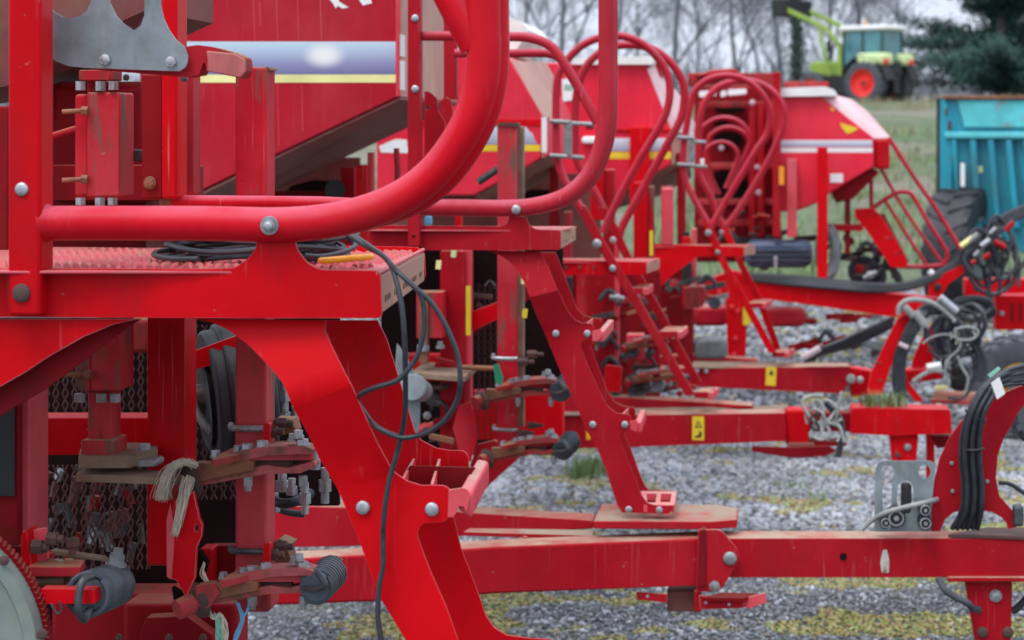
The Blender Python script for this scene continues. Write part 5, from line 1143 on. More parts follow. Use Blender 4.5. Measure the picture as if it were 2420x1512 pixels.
C.plate('platform_side', [(1290, 613), (1531, 619, 3), (1531, 649, 3), (1290, 649)], .02, .006, 'paint_bright'); C.slab('platform_floor', [(1290, 619), (1530, 619), (1560, 610), (1300, 610)], C.w(1400, 619, .02).z, .004, 'tread'); endface(C, 'platform_end', 1532, 621, 646, 1559, 613, 634, .42, 'end_plate', 4)
for x in (1338, 1370, 1404): C.bolt(x, 631, .018, 4, 'rust_dark')
for x0, y0, x1, d in ((1300, 286, 1345, -.03), (1345, 291, 1405, .3), (1300, 367, 1340, -.03), (1345, 370, 1380, .3)): C.tube('rail_clamp', [(x0, y0, d), (x1, y0+3, d)], 5.5, m='zinc_dull', smooth=False)
C.box('clamp_post', 1332, 284, 1350, 370, .15, .05, 'zinc_dull'); C.box('clamp_post', 1384, 286, 1400, 306, .3, .1, 'paint_dirty')
# hopper C
C.box('corner_sticker', 1280, 276, 1292, 360, .525, .01, 'white', bev=0)
hc = C.plate('hopper', [(890, 130), (1196, 132), (1209, 144), (1281, 272), (1281, 372), (1222, 408), (1120, 462), (890, 462)], .55, 1.6, 'paint_far', bev=.008)
C.plate('lid', [(990, 56, 5), (1050, 52), (1200, 42, 6), (1232, 50, 8), (1250, 72), (1210, 132), (1190, 132), (990, 132)], .9, .9, 'tarp', parent=hc, bev=.02)
strip(C, hc, 1100, 297, 1224, 341, .55, 'sticker_grey', 'printed_stripe'); strip(C, hc, 1100, 342, 1277, 357, .55, 'yellow', 'yellow_stripe')
C.plate('printed_stripe', [(1224, 298), (1244, 300), (1250, 310), (1258, 314), (1262, 326), (1270, 341), (1224, 341)], .5488, .0008, 'sticker_grey', parent=hc, bev=0)
C.box('dark_backing', 900, 410, 1420, 640, 1.5, .02, 'under_brown', bev=0); C.box('shadow_gap', 1235, 448, 1300, 480, 1.3, .02, 'shade_black', bev=0)

C.plate('white_label', [(896, 345), (935, 328, 3), (962, 330, 3), (962, 345), (980, 350), (980, 362), (900, 360)], .548, .001, 'white', parent=hc, bev=0)
C.flank('hopper_side', [(1208, 143), (1288, 146), (1310, 182), (1309, 282), (1282, 272)], (1209, 144), (1281, 272), .012, .55, 'side_tan', hc)
C.flank('hopper_side', [(1282, 272), (1309, 282), (1309, 362), (1282, 373)], (1282, 272), (1282, 373), .03, .55, 'side_tan', hc)
C.flank('hopper_base', [(1282, 374), (1309, 363), (1322, 400), (1240, 455), (1150, 480), (1120, 465), (1222, 408)], (1222, 408), (1282, 372), .012, .55, 'under_tan', hc)
C.box('lower_panel', 890, 283, 1281, 297, .545, .01, 'paint_sat', parent=hc, bev=0)
# frame, drawbar C
for x0, x1, y0, y1, d, m in ((1298, 1320, 395, 560, .9, 'paint_dark'), (1330, 1350, 500, 830, .95, 'paint_worn'), (1385, 1452, 640, 850, .9, 'paint_dull'), (1452, 1462, 560, 850, .9, 'paint_pink'), (1497, 1530, 430, 620, .75, 'paint_bright'), (1530, 1545, 440, 610, .8, 'paint_worn'), (1395, 1425, 380, 520, .9, 'paint_bright'), (1425, 1452, 400, 620, .95, 'paint_dull'), (1562, 1590, 445, 580, .8, 'paint_pink'), (1480, 1522, 790, 850, .7, 'paint_pink')): C.box('frame_post', x0, y0, x1, y1, d, .08, m, bev=.006)
C.box('black_band', 1335, 655, 1352, 720, .93, .02, 'black'); C.box('yellow_strip', 1535, 545, 1543, 604, .74, .01, 'yellow', bev=0)
C.plate('drawbar', [(1125, 986), (1400, 982), (1856, 976, 4), (1858, 1042, 8), (1500, 1056), (1130, 1064)], .02, .14, 'paint_beam', bev=.016, seg=4)
C.plate('drawbar_leg', [(1125, 931), (1400, 934), (1780, 958), (1780, 966), (1400, 976), (1125, 990)], 1.1, .12, 'paint_beam', dep=lambda x, y: -.9*(x-1125)/655, bev=.008)
C.slab('drawbar_top', [(1230, 981), (1858, 975), (1850, 958), (1500, 964)], C.w(1500, 981, .02).z+.002, .004, 'dust_plate')
C.box('nose_box', 1856, 968, 1912, 1050, .05, .12, 'paint_bright', bev=.01)
C.plate('drawbar_head', [(2012, 964, 10), (2246, 968, 6), (2250, 1024), (2120, 1030), (2009, 1024)], .0, .16, 'paint_bright', bev=.014, seg=4); C.box('drawbar_head', 1905, 975, 2020, 1020, .1, .1, 'paint_dark', bev=.01)
wl = C.plate('warning_label', [(1636, 984), (1664, 984, 2), (1664, 1040, 2), (1636, 1040)], .0185, .001, 'yellow', bev=0)
C.plate('warning_symbol', [(1642, 1010), (1650, 993), (1659, 1010)], .0175, .0006, 'black', parent=wl, bev=0, holes=[[(1646, 1008), (1650, 998), (1655, 1008)]]); C.plate('warning_symbol', [(1642, 1034), (1642, 1030), (1652, 1028), (1652, 1018), (1659, 1022), (1657, 1034)], .0175, .0006, 'black', parent=wl, bev=0)
C.plate('drawbar_flange', [(1914, 1042), (2000, 1044), (2000, 1054), (1910, 1054)], .1, .1, 'paint_dark')
C.plate('foot_step', [(1777, 1055, 3), (1860, 1058), (1958, 1054, 3), (1976, 1066, 3), (1950, 1078), (1860, 1080), (1776, 1066, 3)], -.02, .02, 'paint_dark', bev=.004); C.box('foot_step', 1860, 1048, 1925, 1082, 0, .05, 'under_brown', bev=.008)
cs = C.plate('parking_stand', [(2102, 1030), (2171, 1030), (2166, 1090), (2108, 1090)], .02, .06, 'paint_sat', bev=.004); C.bolt(2145, 1056, .02, 9, 'zinc_dull', parent=cs); C.bolt(2121, 1074, .02, 7, 'rust_dark', parent=cs)
C.box('parking_stand', 2190, 1028, 2209, 1180, .1, .05, 'paint_sat'); C.plate('mount', [(2200, 1030), (2252, 1030), (2246, 1056), (2214, 1060)], .1, .1, 'paint_dark')
cpst = C.box('coulter_post', 1362, 640, 1384, 850, .7, .05, 'paint_worn')
coulter(C, 1330, 802, .62, .34, spring=True); coulter(C, 1500, 886, .6, .36, eye=True, spring=False); coulter(C, 1490, 806, .6, .34, eye=True, spring=False)
bm = bmesh.new(); cyl(bm, C.pt(1395, 775, .5), C.pt(1418, 785, .55), 17*C.px(), None, 18); C.add('roller', bm, 'spring_steel'); 
for x, y, r, m in ((1545, 906, 22, 'galv'), (1500, 905, 24, 'rubber'), (1492, 905, 10, 'paint_dirty'), (1527, 945-42, 18, 'spring_steel'), (1490, 828, 18, 'steel_dark'), (1500, 930, 16, 'spring_steel'), (1445, 914, 15, 'steel_dark')):
    bm = bmesh.new(); cyl(bm, C.pt(x, y, .65), C.pt(x+14, y+4, .8), r*C.px(.7), r*.8*C.px(.7), 18); C.add('coulter_drum', bm, m, bev=.006)
C.box('cover', 1498, 878, 1542, 930, .68, .1, 'galv', bev=.015)
clutter(C, 1130, 720, 1330, 800, .9, 1.2, 6, ms=('paint_dark', 'rust_dark')); clutter(C, 1240, 880, 1300, 925, .8, 1.0, 8, ms=('black', 'rust_dark', 'steel_dark', 'rim_red')); clutter(C, 1420, 690, 1560, 930, .75, 1.0, 34)
clutter(C, 1560, 880, 1640, 930, .5, .9, 12); C.box('dark_backing', 1200, 640, 1560, 960, 1.5, .02, 'paint_dark', bev=0)
C.box('black_gap', 1245, 868, 1330, 925, 1.2, .02, 'shade_black', bev=0)
for y0, y1, x0, x1 in ((862, 926, 1424, 1470), (1000, 1030, 1150, 1175)): C.plate('blade', [(x0, y1), (x0+8, y0), (x1, y0+4), (x1-4, y1)], .5, .02, 'paint_bright')
C.box('orange_marker', 1385, 1018, 1395, 1040, -.02, .01, 'amber', bev=.003)

D = Thing('seed_drill', 'fourth red seed drill with nested double hoop handrails and a white-lidded hopper', 'seed drill', 11.8, .12, group=GRP)
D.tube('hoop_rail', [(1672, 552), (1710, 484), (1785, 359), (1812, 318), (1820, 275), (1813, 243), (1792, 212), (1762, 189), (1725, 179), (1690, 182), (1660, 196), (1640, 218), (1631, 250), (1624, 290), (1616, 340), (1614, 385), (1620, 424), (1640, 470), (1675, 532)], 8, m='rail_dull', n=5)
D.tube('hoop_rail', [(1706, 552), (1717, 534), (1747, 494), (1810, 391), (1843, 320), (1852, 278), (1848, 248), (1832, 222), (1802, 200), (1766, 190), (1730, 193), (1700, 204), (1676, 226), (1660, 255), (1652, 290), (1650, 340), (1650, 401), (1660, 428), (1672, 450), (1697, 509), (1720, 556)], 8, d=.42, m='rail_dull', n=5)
t1 = stringer(D, [(1668, 520), (1690, 575), (1710, 622), (1826, 834)], 19, -.015, .035, 'paint_bright'); t2 = stringer(D, [(1712, 540), (1750, 622), (1800, 722), (1838, 826)], 17, .40, .035, 'paint_bright')
for x, y, r, d in ((1674, 550, 8, -.03), (1705, 549, 6, .38), (1696, 596, 6, -.02)): D.bolt(x, y, d, r, 'zinc_dull', hexa=False)
hstep(D, 1775, 708, 1812, 716, par=t1); hstep(D, 1832, 824, 1866, 832, par=t1)
D.plate('platform_side', [(1545, 576), (1760, 583, 3), (1760, 606, 3), (1650, 605), (1590, 650), (1545, 690), (1530, 680), (1545, 620)], .02, .006, 'paint_sat'); D.slab('platform_floor', [(1545, 583), (1760, 583), (1784, 577), (1560, 577)], D.w(1600, 583, .02).z, .004, 'paint_dull'); endface(D, 'platform_end', 1761, 585, 605, 1785, 580, 600, .42, 'end_plate', 0)
for x0, y0, x1, d in ((1600, 324, 1640, -.03), (1636, 334, 1668, .3), (1600, 388, 1640, -.03), (1636, 392, 1672, .3)): D.tube('rail_clamp', [(x0, y0, d), (x1, y0+2, d)], 4.5, m='zinc_dull', smooth=False)
D.box('clamp_post', 1626, 322, 1642, 390, .15, .05, 'zinc_dull'); D.box('clamp_post', 1655, 375, 1664, 392, .1, .03, 'white')
hd = D.plate('hopper', [(1270, 148), (1525, 148), (1530, 164), (1587, 309), (1587, 388), (1545, 412), (1440, 470), (1270, 470)], .55, 1.6, 'paint_far', bev=.01)
D.plate('lid', [(1352, 138, 5), (1535, 132, 6), (1545, 140, 5), (1542, 152), (1352, 152)], .5, 1.2, 'tarp', parent=hd, bev=.02)
strip(D, hd, 1440, 326, 1578, 357, .55, 'sticker_grey', 'printed_stripe'); strip(D, hd, 1440, 359, 1586, 375, .55, 'yellow', 'yellow_stripe'); D.box('body_edge', 1430, 303, 1587, 311, .54, .02, 'paint_bright', parent=hd)
D.box('hopper_post', 1488, 300, 1535, 480, .50, .04, 'paint_sat', parent=hd, bev=.005)
D.flank('hopper_side', [(1530, 163), (1543, 147), (1566, 186), (1600, 214), (1620, 250), (1642, 292), (1640, 322), (1588, 309)], (1530, 164), (1587, 309), .012, .55, 'side_white', hd)
D.flank('hopper_side', [(1588, 309), (1636, 322), (1630, 380), (1588, 388)], (1588, 309), (1588, 388), .02, .55, 'side_tan', hd)
D.flank('hopper_base', [(1588, 389), (1630, 381), (1634, 420), (1560, 462), (1460, 492), (1440, 472), (1546, 412)], (1546, 412), (1587, 388), .012, .55, 'under_tan', hd)
D.plate('white_sticker', [(1328, 187), (1357, 183, 3), (1358, 236, 3), (1330, 240)], .542, .001, 'white', parent=hd, bev=0); 
for k in range(5): D.box('green_print', 1334+k*5, 200, 1337+k*5, 214, .5405, .0008, 'plastic_green', bev=0)
D.box('white_tube', 1374, 322, 1412, 340, .5, .05, 'white', bev=.02)
D.box('hopper_fitting', 1546, 143, 1562, 190, .8, .4, 'paint_dull', bev=.01); 
for x0, x1, y0, y1, d, m in ((1600, 1620, 360, 590, .7, 'paint_dull'), (1612, 1632, 560, 720, .6, 'paint_bright'), (1634, 1646, 540, 700, .62, 'paint_pink'), (1562, 1590, 440, 580, .6, 'paint_pink')): D.box('frame_post', x0, y0, x1, y1, d, .08, m, bev=.006)
D.box('black_band', 1612, 620, 1634, 672, .58, .02, 'black'); D.box('black_band', 1614, 548, 1630, 572, .68, .02, 'black')
D.plate('drawbar', [(1560, 872), (1625, 870), (2010, 866, 5), (2012, 898), (1990, 930, 6), (1625, 912), (1560, 905)], .02, .16, 'paint_beam', bev=.016, seg=4); D.slab('drawbar_top', [(1630, 869), (2008, 866), (2000, 857), (1640, 853)], D.w(1700, 869, .02).z+.002, .004, 'dust_plate')
D.plate('drawbar_leg', [(1560, 842), (1630, 838), (1790, 850), (1790, 862), (1560, 868)], .9, .1, 'paint_dull')
wd_ = D.plate('warning_label', [(1811, 866), (1835, 866, 2), (1833, 912, 2), (1809, 910)], .0185, .001, 'yellow', bev=0); D.plate('warning_symbol', [(1816, 886), (1823, 873), (1830, 886)], .0175, .0006, 'black', parent=wd_, bev=0)
for x, y, r, m in ((1647, 876, 5, 'zinc'), (1669, 877, 5, 'zinc'), (2011, 895, 11, 'pale_hose'), (2033, 897, 8, 'zinc'), (2016, 858, 7, 'zinc_dull')): D.bolt(x, y, .0, r, m, hexa=False)
D.plate('drawbar_head', [(2005, 866), (2080, 880), (2090, 930), (2010, 938)], .1, .12, 'paint_sat', bev=.01)
ht = D.plate('hose_tower', [(2048, 934), (2056, 884), (2092, 810), (2121, 752), (2145, 740), (2154, 748), (2128, 815), (2104, 870), (2084, 934)], -.05, .012, 'paint_sat'); D.plate('hose_tower', [(2154, 870), (2156, 850), (2178, 800), (2207, 756), (2214, 780), (2205, 856), (2180, 870)], .2, .012, 'paint_bright'); D.plate('tower_stay', [(2138, 880), (2150, 905), (2184, 948), (2164, 950), (2137, 915)], -.03, .012, 'paint_sat'); D.plate('drawbar_head', [(2130, 875), (2220, 872), (2232, 895), (2160, 905), (2130, 900)], .15, .15, 'paint_bright', bev=.01)
for x, y in ((2078, 857), (2079, 898)): D.bolt(x, y, -.05, 4, 'rust_dark')
for k in range(3): D.tube('hydraulic_hose', [(2120+k*8, 940, -.06), (2116+k*8, 890, -.06), (2120+k*8, 840, -.07), (2140+k*9, 790, -.08), (2165+k*10, 745, -.07), (2190+k*4, 725+k*6, -.05), (2230, 722+k*7, -.05), (2262, 760+k*5, -.06), (2300-k*4, 800, -.06), (2326-k*6, 850, -.05), (2318-k*6, 900, -.05)], 8, m='cable', sides=9)
D.tube('pale_hose', [(2124, 744, -.09), (2126, 724, -.09), (2146, 709, -.09), (2180, 709, -.09), (2212, 720, -.1), (2240, 742, -.1), (2256, 760, -.1)], 6, m='pale_hose')
for (xa, ya), (xb, yb), r_, m in (((2136, 724), (2160, 748), 9, 'pale_hose'), ((2162, 738), (2186, 768), 11, 'pale_hose'), ((2220, 702), (2262, 738), 10, 'zinc'), ((2124, 812), (2146, 822), 6, 'pale_hose_red'), ((1896, 846), (1938, 822), 8, 'pale_hose_red'), ((2190, 868), (2224, 862), 8, 'white')):
    bm = bmesh.new(); cyl(bm, D.pt(xa, ya, -.1), D.pt(xb, yb, -.1), r_*D.px(), None, 12); D.add('coupling', bm, m, bev=.004)
D.box('black_guard', 2206, 752, 2236, 848, .15, .03, 'cable'); 
D.tube('pale_hose', [(2158, 902, -.1), (2180, 886, -.1), (2204, 876, -.1), (2225, 878, -.1), (2240, 890, -.08)], 5, m='pale_hose')
for pts in ([(2180, 812), (2200, 798), (2230, 790), (2255, 796), (2270, 810), (2262, 830), (2240, 850), (2234, 880), (2244, 910)], [(2256, 778), (2290, 772), (2312, 784), (2296, 802), (2262, 800), (2256, 778)], [(2262, 840), (2275, 870), (2288, 895), (2282, 925)]): D.tube('pale_hose', [(x, y, -.12) for x, y in pts], 3.0 if len(pts) < 8 else 2.6, m='pale_hose', sides=8)
for k in range(5): D.tube('hydraulic_hose', [(1900+k*6, 855-k*1, .0), (1940, 832-k*3+6, -.02*k), (2000, 812-k*5+8, -.02*k), (2060, 786-k*6+10, -.02*k), (2110, 762-k*5+8, 0)], 4.6, m='cable', sides=8)
for k in range(16):
    cx_, cy_ = rc.uniform(2225, 2310), rc.uniform(760, 880); a0 = rc.uniform(0, 6.28); rx, ry = rc.uniform(20, 55), rc.uniform(35, 75)
    D.tube('hydraulic_hose', [(cx_+rx*math.cos(a0+j*.8), cy_+ry*math.sin(a0+j*.8), -.06+.05*math.sin(k*2+j)) for j in range(rc.choice((4, 5, 6)))], rc.choice((3.5, 4.5, 5.5)), m=rc.choice(('cable', 'cable', 'rubber', 'rubber_dusty')), sides=7)
D.slab('tower_shelf', [(2200, 944), (2290, 948), (2310, 926), (2210, 922)], D.w(2250, 944, 0).z, .02, 'paint_dirty'); D.box('yellow_cap', 2208, 912, 2242, 922, .05, .04, 'yellow_pale', bev=.01); D.box('black_guard', 2248, 860, 2290, 925, .1, .1, 'black', bev=.03)
for x, y, r, m in ((1440, 665, 14, 'paint_dirty'),): pass
bm = bmesh.new(); cyl(bm, D.pt(1688, 715, .3), D.pt(1690, 716, .36), 15*D.px(), None, 16); D.add('roller', bm, 'spring_steel', bev=.006)
clutter(D, 1560, 660, 1700, 730, .5, .9, 16); D.plate('bracket', [(1616, 680), (1660, 676, 6), (1672, 700, 8), (1660, 725), (1616, 728)], .4, .08, 'paint_dirty')
D.box('motor', 1640, 800, 1718, 848, .6, .2, 'galv', bev=.03); D.box('frame_post', 1617, 728, 1637, 850, .6, .08, 'paint_dark')
D.box('dark_backing', 1540, 600, 1640, 850, 1.4, .02, 'paint_dark', bev=0)

# ============================================================ DRILL E (farthest), bright red
E = Thing('seed_drill', 'farthest seed drill, bright red, its slanted hopper just left of the teal trailer', 'seed drill', 14.5, .14, group=GRP)
he = E.plate('hopper', [(1844, 228), (1940, 226), (2066, 326), (2066, 394), (1968, 452), (1935, 478), (1880, 500), (1844, 500)], .4, 2.2, 'paint_far', bev=.012)
E.plate('lid', [(1842, 208, 4), (1950, 204, 6), (1972, 212, 6), (1980, 226), (1842, 228)], .35, 1.8, 'white', parent=he, bev=.03)
E.flank('sloping_lid', [(1940, 226), (1985, 227), (2012, 234), (2045, 258), (2076, 292), (2104, 324), (2066, 327)], (1940, 226), (2066, 326), .025, .4, 'side_white', he)
E.box('side_box', 2067, 328, 2103, 400, .45, .6, 'paint_bright', parent=he, bev=.02)
strip(E, he, 1846, 331, 2061, 347, .4, 'sticker_grey', 'printed_stripe'); strip(E, he, 1846, 349, 2062, 360, .4, 'white', 'white_stripe')
E.box('white_label', 1962, 410, 1992, 431, .395, .003, 'white', parent=he, bev=0)
E.plate('emblem', [(1985, 290), (2030, 303, 4), (2018, 310), (2002, 316), (1990, 302)], .396, .002, 'yellow', parent=he, bev=0); E.plate('emblem', [(1960, 252), (1972, 258), (1968, 264)], .396, .002, 'yellow', parent=he, bev=0)
E.plate('underside_flap', [(1962, 452), (2066, 398), (2078, 408), (2016, 470), (1976, 480)], .5, .5, 'paint_dark', bev=.01)
E.box('front_post', 1931, 348, 1956, 662, .2, .08, 'paint_sat', bev=.006); E.box('inner_post', 1860, 376, 1883, 560, .3, .08, 'paint_pink', bev=.006)
E.box('inner_post', 1826, 170, 1845, 560, .25, .1, 'paint_dull', bev=.006); E.box('orange_tag', 1841, 393, 1853, 436, .2, .01, 'orange', bev=0)
E.box('fan_housing', 1640, 200, 1830, 620, 1.0, .3, 'paint_dark', bev=.03, label='dark red frame behind the hoop handrails'); 
for x, y, w_, h_ in ((1725, 258, 76, 20), (1720, 330, 70, 40), (1700, 285, 40, 20), (1718, 440, 100, 80)): E.plate('opening', circ(x, y, w_/2, 18, h_/2), .96, .02, 'shade_black', bev=0)
for x, w_, y in ((1672, 40, 222), (1742, 44, 218), (1710, 14, 222)): E.plate('white_cap', [(x-w_/2, y-7, 5), (x+w_/2, y-9, 5), (x+w_/2, y+4, 5), (x-w_/2, y+8, 5)], .7, .1, 'white', bev=.01)
for x in (1770, 1790): E.box('frame_post', x, 240, x+16, 560, .8, .06, 'paint_dull', bev=.008)
for y in (240, 385, 470, 520): E.box('frame_rail', 1650, y, 1840, y+14, .85, .05, 'paint_dirty', bev=.006)
for x, y in ((1778, 242), (1793, 455), (1790, 395), (1705, 350)): E.bolt(x, y, .7, 7, 'pale_hose_red', hexa=False)
for rr0, x, y, d in ((52, 1712, 330, .4), (34, 1705, 370, .35), (44, 1722, 345, .6)):
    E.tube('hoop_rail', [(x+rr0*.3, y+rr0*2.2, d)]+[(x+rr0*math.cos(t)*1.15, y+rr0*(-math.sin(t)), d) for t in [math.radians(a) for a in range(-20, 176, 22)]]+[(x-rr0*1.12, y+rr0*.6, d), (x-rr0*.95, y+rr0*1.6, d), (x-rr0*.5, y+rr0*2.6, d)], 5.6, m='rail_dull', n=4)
E.box('red_top_frame', 1625, 172, 1845, 205, 1.3, .3, 'paint_dirty', bev=.02); E.plate('red_top_frame', [(1640, 180), (1680, 165), (1730, 160), (1750, 170), (1750, 182)], 1.2, .3, 'paint_dull', bev=.02); E.box('red_top_frame', 1850, 192, 1960, 206, 1.8, .3, 'paint_dirty', bev=.02)
# drawbar E with lettering plate
E.plate('drawbar', [(1688, 655), (1730, 640, 10), (1800, 658), (1887, 671), (2222, 706), (2222, 736), (2117, 750), (1883, 716), (1800, 706), (1765, 730), (1762, 842), (1720, 842), (1714, 705), (1688, 702)], .0, .16, 'paint_sat', bev=.014, seg=4)
E.slab('drawbar_top', [(1887, 671), (2222, 706), (2222, 698), (1900, 664)], E.w(2000, 683, .0).z+.05, .002, 'paint_pink') if False else None
sgn = E.plate('model_plate', [(1500, 656), (1545, 655), (1692, 655), (1692, 706), (1500, 706)], .02, .12, 'paint_sat', bev=.010, seg=3)
def letters(T, par, txt, x, y, hpx, d, m, shear=.25):
    cu = bpy.data.curves.new('lettering', 'FONT'); cu.body = txt; cu.size = hpx*1.4*T.px(d); cu.shear = shear; cu.extrude = .001; cu.offset = .002
    o = bpy.data.objects.new('lettering', cu); COL.objects.link(o); dg = bpy.context.evaluated_depsgraph_get(); me = bpy.data.meshes.new_from_object(o.evaluated_get(dg)); bpy.data.objects.remove(o)
    o = link('lettering', me, m, par or T.root); o.location = T.pt(x, y, d); o.rotation_euler = (math.pi/2, 0, -math.atan(T.s)); return o
letters(E, sgn, 'D R 30', 1536, 693, 19, .016, 'yellow')
for x, y in ((1730, 725), (1744, 735), (1738, 800), (1735, 838), (1700, 690)): E.bolt(x, y, -.01, 6, 'rim_red', hexa=False)
E.plate('sticker', [(1756, 720), (1766, 716), (1776, 740), (1772, 768), (1756, 768)], -.03, .002, 'yellow', bev=0)
for x0, x1, y0, y1 in ((1634, 1720, 724, 772), (1802, 1905, 728, 774)): E.box('press_roller', x0, y0, x1, y1, .5, .25, 'paint_tank', bev=.05)
E.box('rubber_roller', 1760, 570, 1920, 634, .3, .3, 'blue_roll', bev=.06, label='dark blue ribbed rubber roller'); 
for y in (590, 602, 614): E.box('roller_rib', 1766, y, 1914, y+5, .28, .02, 'cable')
E.box('reflective_pin', 1829, 606, 1837, 633, .2, .02, 'zinc', bev=.004); fitting(E, 1834, 648, 668, .1, 8, m='zinc'); fitting(E, 1832, 664, 696, .1, 11, m='steel_dark')
bm = bmesh.new(); sweep(bm, [E.pt(1956+20*math.cos(t)*.9, 595+55*math.sin(t), .6) for t in [2*math.pi*i/24 for i in range(24)]], 13*E.px(.6), 8, True); E.add('galvanised_wheel', bm, 'galv')
for k in range(5): E.tube('hydraulic_hose', [(1760, 650+k*2, .0), (1850, 653+k*4, -.02), (1950, 662+k*4, -.03*k*.3), (2050, 672+k*3.5, -.03), (2130, 672+k*3, -.03), (2190, 656+k*3, -.02), (2240, 630+k*3, 0), (2280, 596+k*4, .0), (2320, 556+k*4, .0), (2370, 512+k*5, .02), (2440, 480+k*5, .02)], 5.5, m='cable', sides=8)
for pts in ([(2270, 590), (2285, 640), (2310, 680), (2350, 695), (2390, 672), (2402, 630), (2395, 600)], [(2330, 560), (2345, 600), (2340, 650), (2335, 700)], [(2395, 520), (2350, 560), (2330, 600), (2350, 640), (2400, 640), (2430, 610)], [(2365, 560), (2370, 620), (2360, 690)], [(2300, 600), (2295, 650), (2310, 690)]):
    E.tube('hydraulic_hose', [(x, y, -.05) for x, y in pts], 5, m='cable', sides=8)
for (xa, ya), (xb, yb), r_, m in (((2270, 582), (2300, 560), 6, 'yellow_pale'), ((2290, 570), (2312, 552), 7, 'pale_hose'), ((2318, 582), (2340, 566), 7, 'zinc'), ((2340, 552), (2354, 538), 5, 'zinc'), ((2302, 605), (2314, 592), 5, 'zinc'), ((2196, 640), (2204, 648), 7, 'white'), ((2350, 570), (2376, 585), 7, 'paint_dull'), ((2376, 545), (2396, 525), 6, 'paint_dull'), ((2324, 610), (2340, 600), 6, 'paint_dull'), ((2295, 622), (2306, 616), 5, 'paint_dull')):
    bm = bmesh.new(); cyl(bm, E.pt(xa, ya, -.12), E.pt(xb, yb, -.12), r_*E.px(), None, 10); E.add('coupling', bm, m, bev=.004)
for k in range(10):
    cx_, cy_ = rc.uniform(2310, 2390), rc.uniform(560, 650); E.tube('hydraulic_hose', [(cx_+rc.uniform(18, 45)*math.cos(t), cy_+rc.uniform(30, 60)*math.sin(t), -.04+.03*math.sin(k+t)) for t in [k+j*.9 for j in range(6)]], 4.2, m='cable' if k % 4 else 'rubber_dusty', sides=8)
bm = bmesh.new(); sweep(bm, [E.pt(2290+70*math.cos(t)*.8-20, 750-20+22*math.sin(t*1.0)-8, -.1) for t in [2*math.pi*i/24 for i in range(24)]], 5*E.px(), 8, True)
for k in range(9):
    rx, ry = 48-2.5*(k % 4), 26-2*(k % 3)
    bm2_ = bmesh.new(); sweep(bm2_, crom([E.pt(2292+k*1.5+rx*math.cos(t), 728+3*math.sin(k)+ry*math.sin(t+.25*math.sin(k)), -.1+.02*math.sin(t+k)) for t in [2*math.pi*i/14 for i in range(14)]], 3, True), 4.5*E.px(), 7, True); E.add('coiled_hose', bm2_, 'cable')
bm.free()
E.plate('drawbar_end', [(2195, 655), (2225, 648), (2285, 622, 6), (2295, 632, 6), (2240, 672), (2225, 700), (2195, 700)], -.02, .05, 'paint_sat', bev=.006); E.bolt(2216, 678, -.03, 9, 'black', hexa=False)
E.box('drawbar_head', 2352, 698, 2520, 780, .2, .2, 'paint_sat', bev=.01); E.box('drawbar_head', 2280, 660, 2520, 700, .6, .2, 'paint_bright', bev=.01)
for x in (2388, 2408): E.box('slot', x, 716, x+8, 760, .195, .01, 'paint_dark', bev=0)
E.bolt(2368, 740, .19, 6, 'zinc_dull')
# access stairs with thin rails
for pts, r_ in (([(2100, 325, .9), (2160, 418, .9), (2215, 498, .9), (2280, 605, .9)], 5.5), ([(2062, 492, .7), (2090, 472, .7), (2115, 457, .7), (2137, 453, .7), (2157, 463, .7), (2190, 520, .7), (2228, 578, .7), (2238, 600, .7), (2234, 618, .7), (2222, 627, .7), (2160, 630, .7), (2102, 628, .7)], 5.5), ([(2092, 474, .7), (2140, 550, .7), (2188, 624, .7)], 4.5), ([(2083, 400, .7), (2122, 470, .7), (2175, 550, .7), (2226, 620, .7)], 4.5), ([(2059, 425, .7), (2059, 492, .7)], 5)): E.tube('stair_rail', pts, r_, m='rail_dull')
E.plate('stair_side', [(2020, 493), (2062, 490), (2082, 508), (2115, 560), (2144, 612), (2146, 632), (2106, 632), (2050, 548), (2020, 512)], .6, .02, 'paint_sat', bev=.002); E.plate('stair_side', [(2070, 505), (2090, 505), (2150, 620), (2128, 620)], .9, .02, 'paint_dark')
for x, y in ((2063, 508), (2098, 562), (2120, 600)): E.box('stair_tread', x-8, y-5, x+16, y+4, .6, .3, 'paint_pink', bev=.004)
E.box('cross_beam', 1957, 530, 2040, 546, .6, .08, 'paint_dull'); E.box('frame_post', 1996, 470, 2010, 600, .7, .05, 'paint_dirty')
clutter(E, 1960, 560, 2110, 655, .5, 1.1, 26, big=1.3, ms=('rust_dark', 'steel_dark', 'black', 'paint_dark', 'zinc_dull')); clutter(E, 1770, 560, 1930, 640, .6, 1.0, 10, big=1.2, ms=('rust_dark', 'black', 'paint_dark')); clutter(E, 1880, 740, 2110, 830, .6, 1.2, 34, big=1.2, ms=('rust_dark', 'steel_dark', 'zinc_dull', 'galv', 'paint_dull', 'galv'))
clutter(E, 1700, 470, 1850, 560, .7, .9, 10, big=1.2, ms=('rust_dark', 'black', 'paint_dull'))
tyre(E, 2062, 652, .9, .10, .08, 'rubber'); tyre(E, 2040, 640, 1.0, .11, .08, 'rubber')
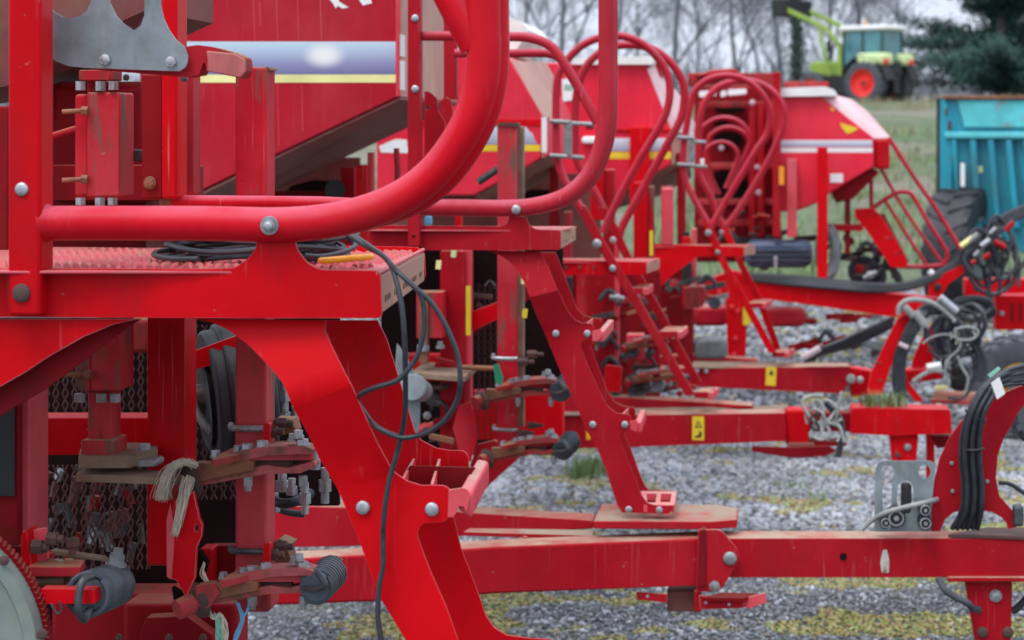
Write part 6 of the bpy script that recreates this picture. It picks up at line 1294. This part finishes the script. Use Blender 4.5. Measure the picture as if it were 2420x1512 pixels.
# ---- loose pieces
gt = blades('grass_tuft', [tuple(C.w(2050+i*18, 960, .04+.02*(i % 2))) for i in range(5)], 'leaf_grass', 46, .075, .03, .8, 12, .002); tag(gt, 'green grass growing on the third drawbar at the foot of the hose tower', 'grass tuft', kind='stuff')
rk = Thing('rope_tangle', 'pale rope and hose ends knotted over the end of the third drawbar', 'rope', 9.0, .12)
for pts, r_ in (([(1990, 925), (1980, 960), (1965, 985), (1945, 1005), (1920, 990), (1900, 965), (1898, 945), (1915, 935), (1945, 935)], 5), ([(1935, 975), (1920, 955), (1930, 945), (1945, 960), (1942, 990), (1925, 1015)], 4.5), ([(1950, 1000), (1960, 1020), (1955, 1040)], 5), ([(1990, 990), (1970, 1000), (1950, 1000), (1935, 1025), (1925, 1035)], 4.5), ([(1965, 1000), (1985, 1010), (1995, 1045)], 5)): rk.tube('strand', [(x, y, -.1) for x, y in pts], r_*.8, m='rope_grey', sides=8)
for k in range(6):
    cx_, cy_, a0 = rc.uniform(1915, 1965), rc.uniform(960, 1010), rc.uniform(0, 6); rk.tube('strand', [(cx_+24*math.cos(a0+j*.9), cy_+26*math.sin(a0+j*.9)+j*3, -.1+.02*math.sin(j+k)) for j in range(6)], 2.6, m='rope_grey' if k % 3 else 'rubber', sides=7)
for pts in ([(1960, 960), (1985, 990), (1990, 1030), (1980, 1080)], [(1950, 950), (1970, 975), (1975, 1010)]): rk.tube('black_hose', [(x, y, -.06) for x, y in pts], 7, m='cable')
# vehicles just outside the right edge : only their yellow-rimmed wheels reach into view
v1 = Thing('farm_trailer_wheel', 'black lugged tyre with yellow rim behind the hose tower at the right edge', 'wheel', 12.6, .0)
tyre(v1, 2400, 906, .0, .29, .22, 'rim_yellow', 'tyre', lug=20, rimr=.46)
v2 = Thing('farm_trailer_wheel', 'smooth dark tyre with yellow rim, nearest to the right edge', 'wheel', 8.4, .0)
tyre(v2, 2492, 960, .0, .185, .14, 'rim_yellow', 'tyre', lug=18, rimr=.6)
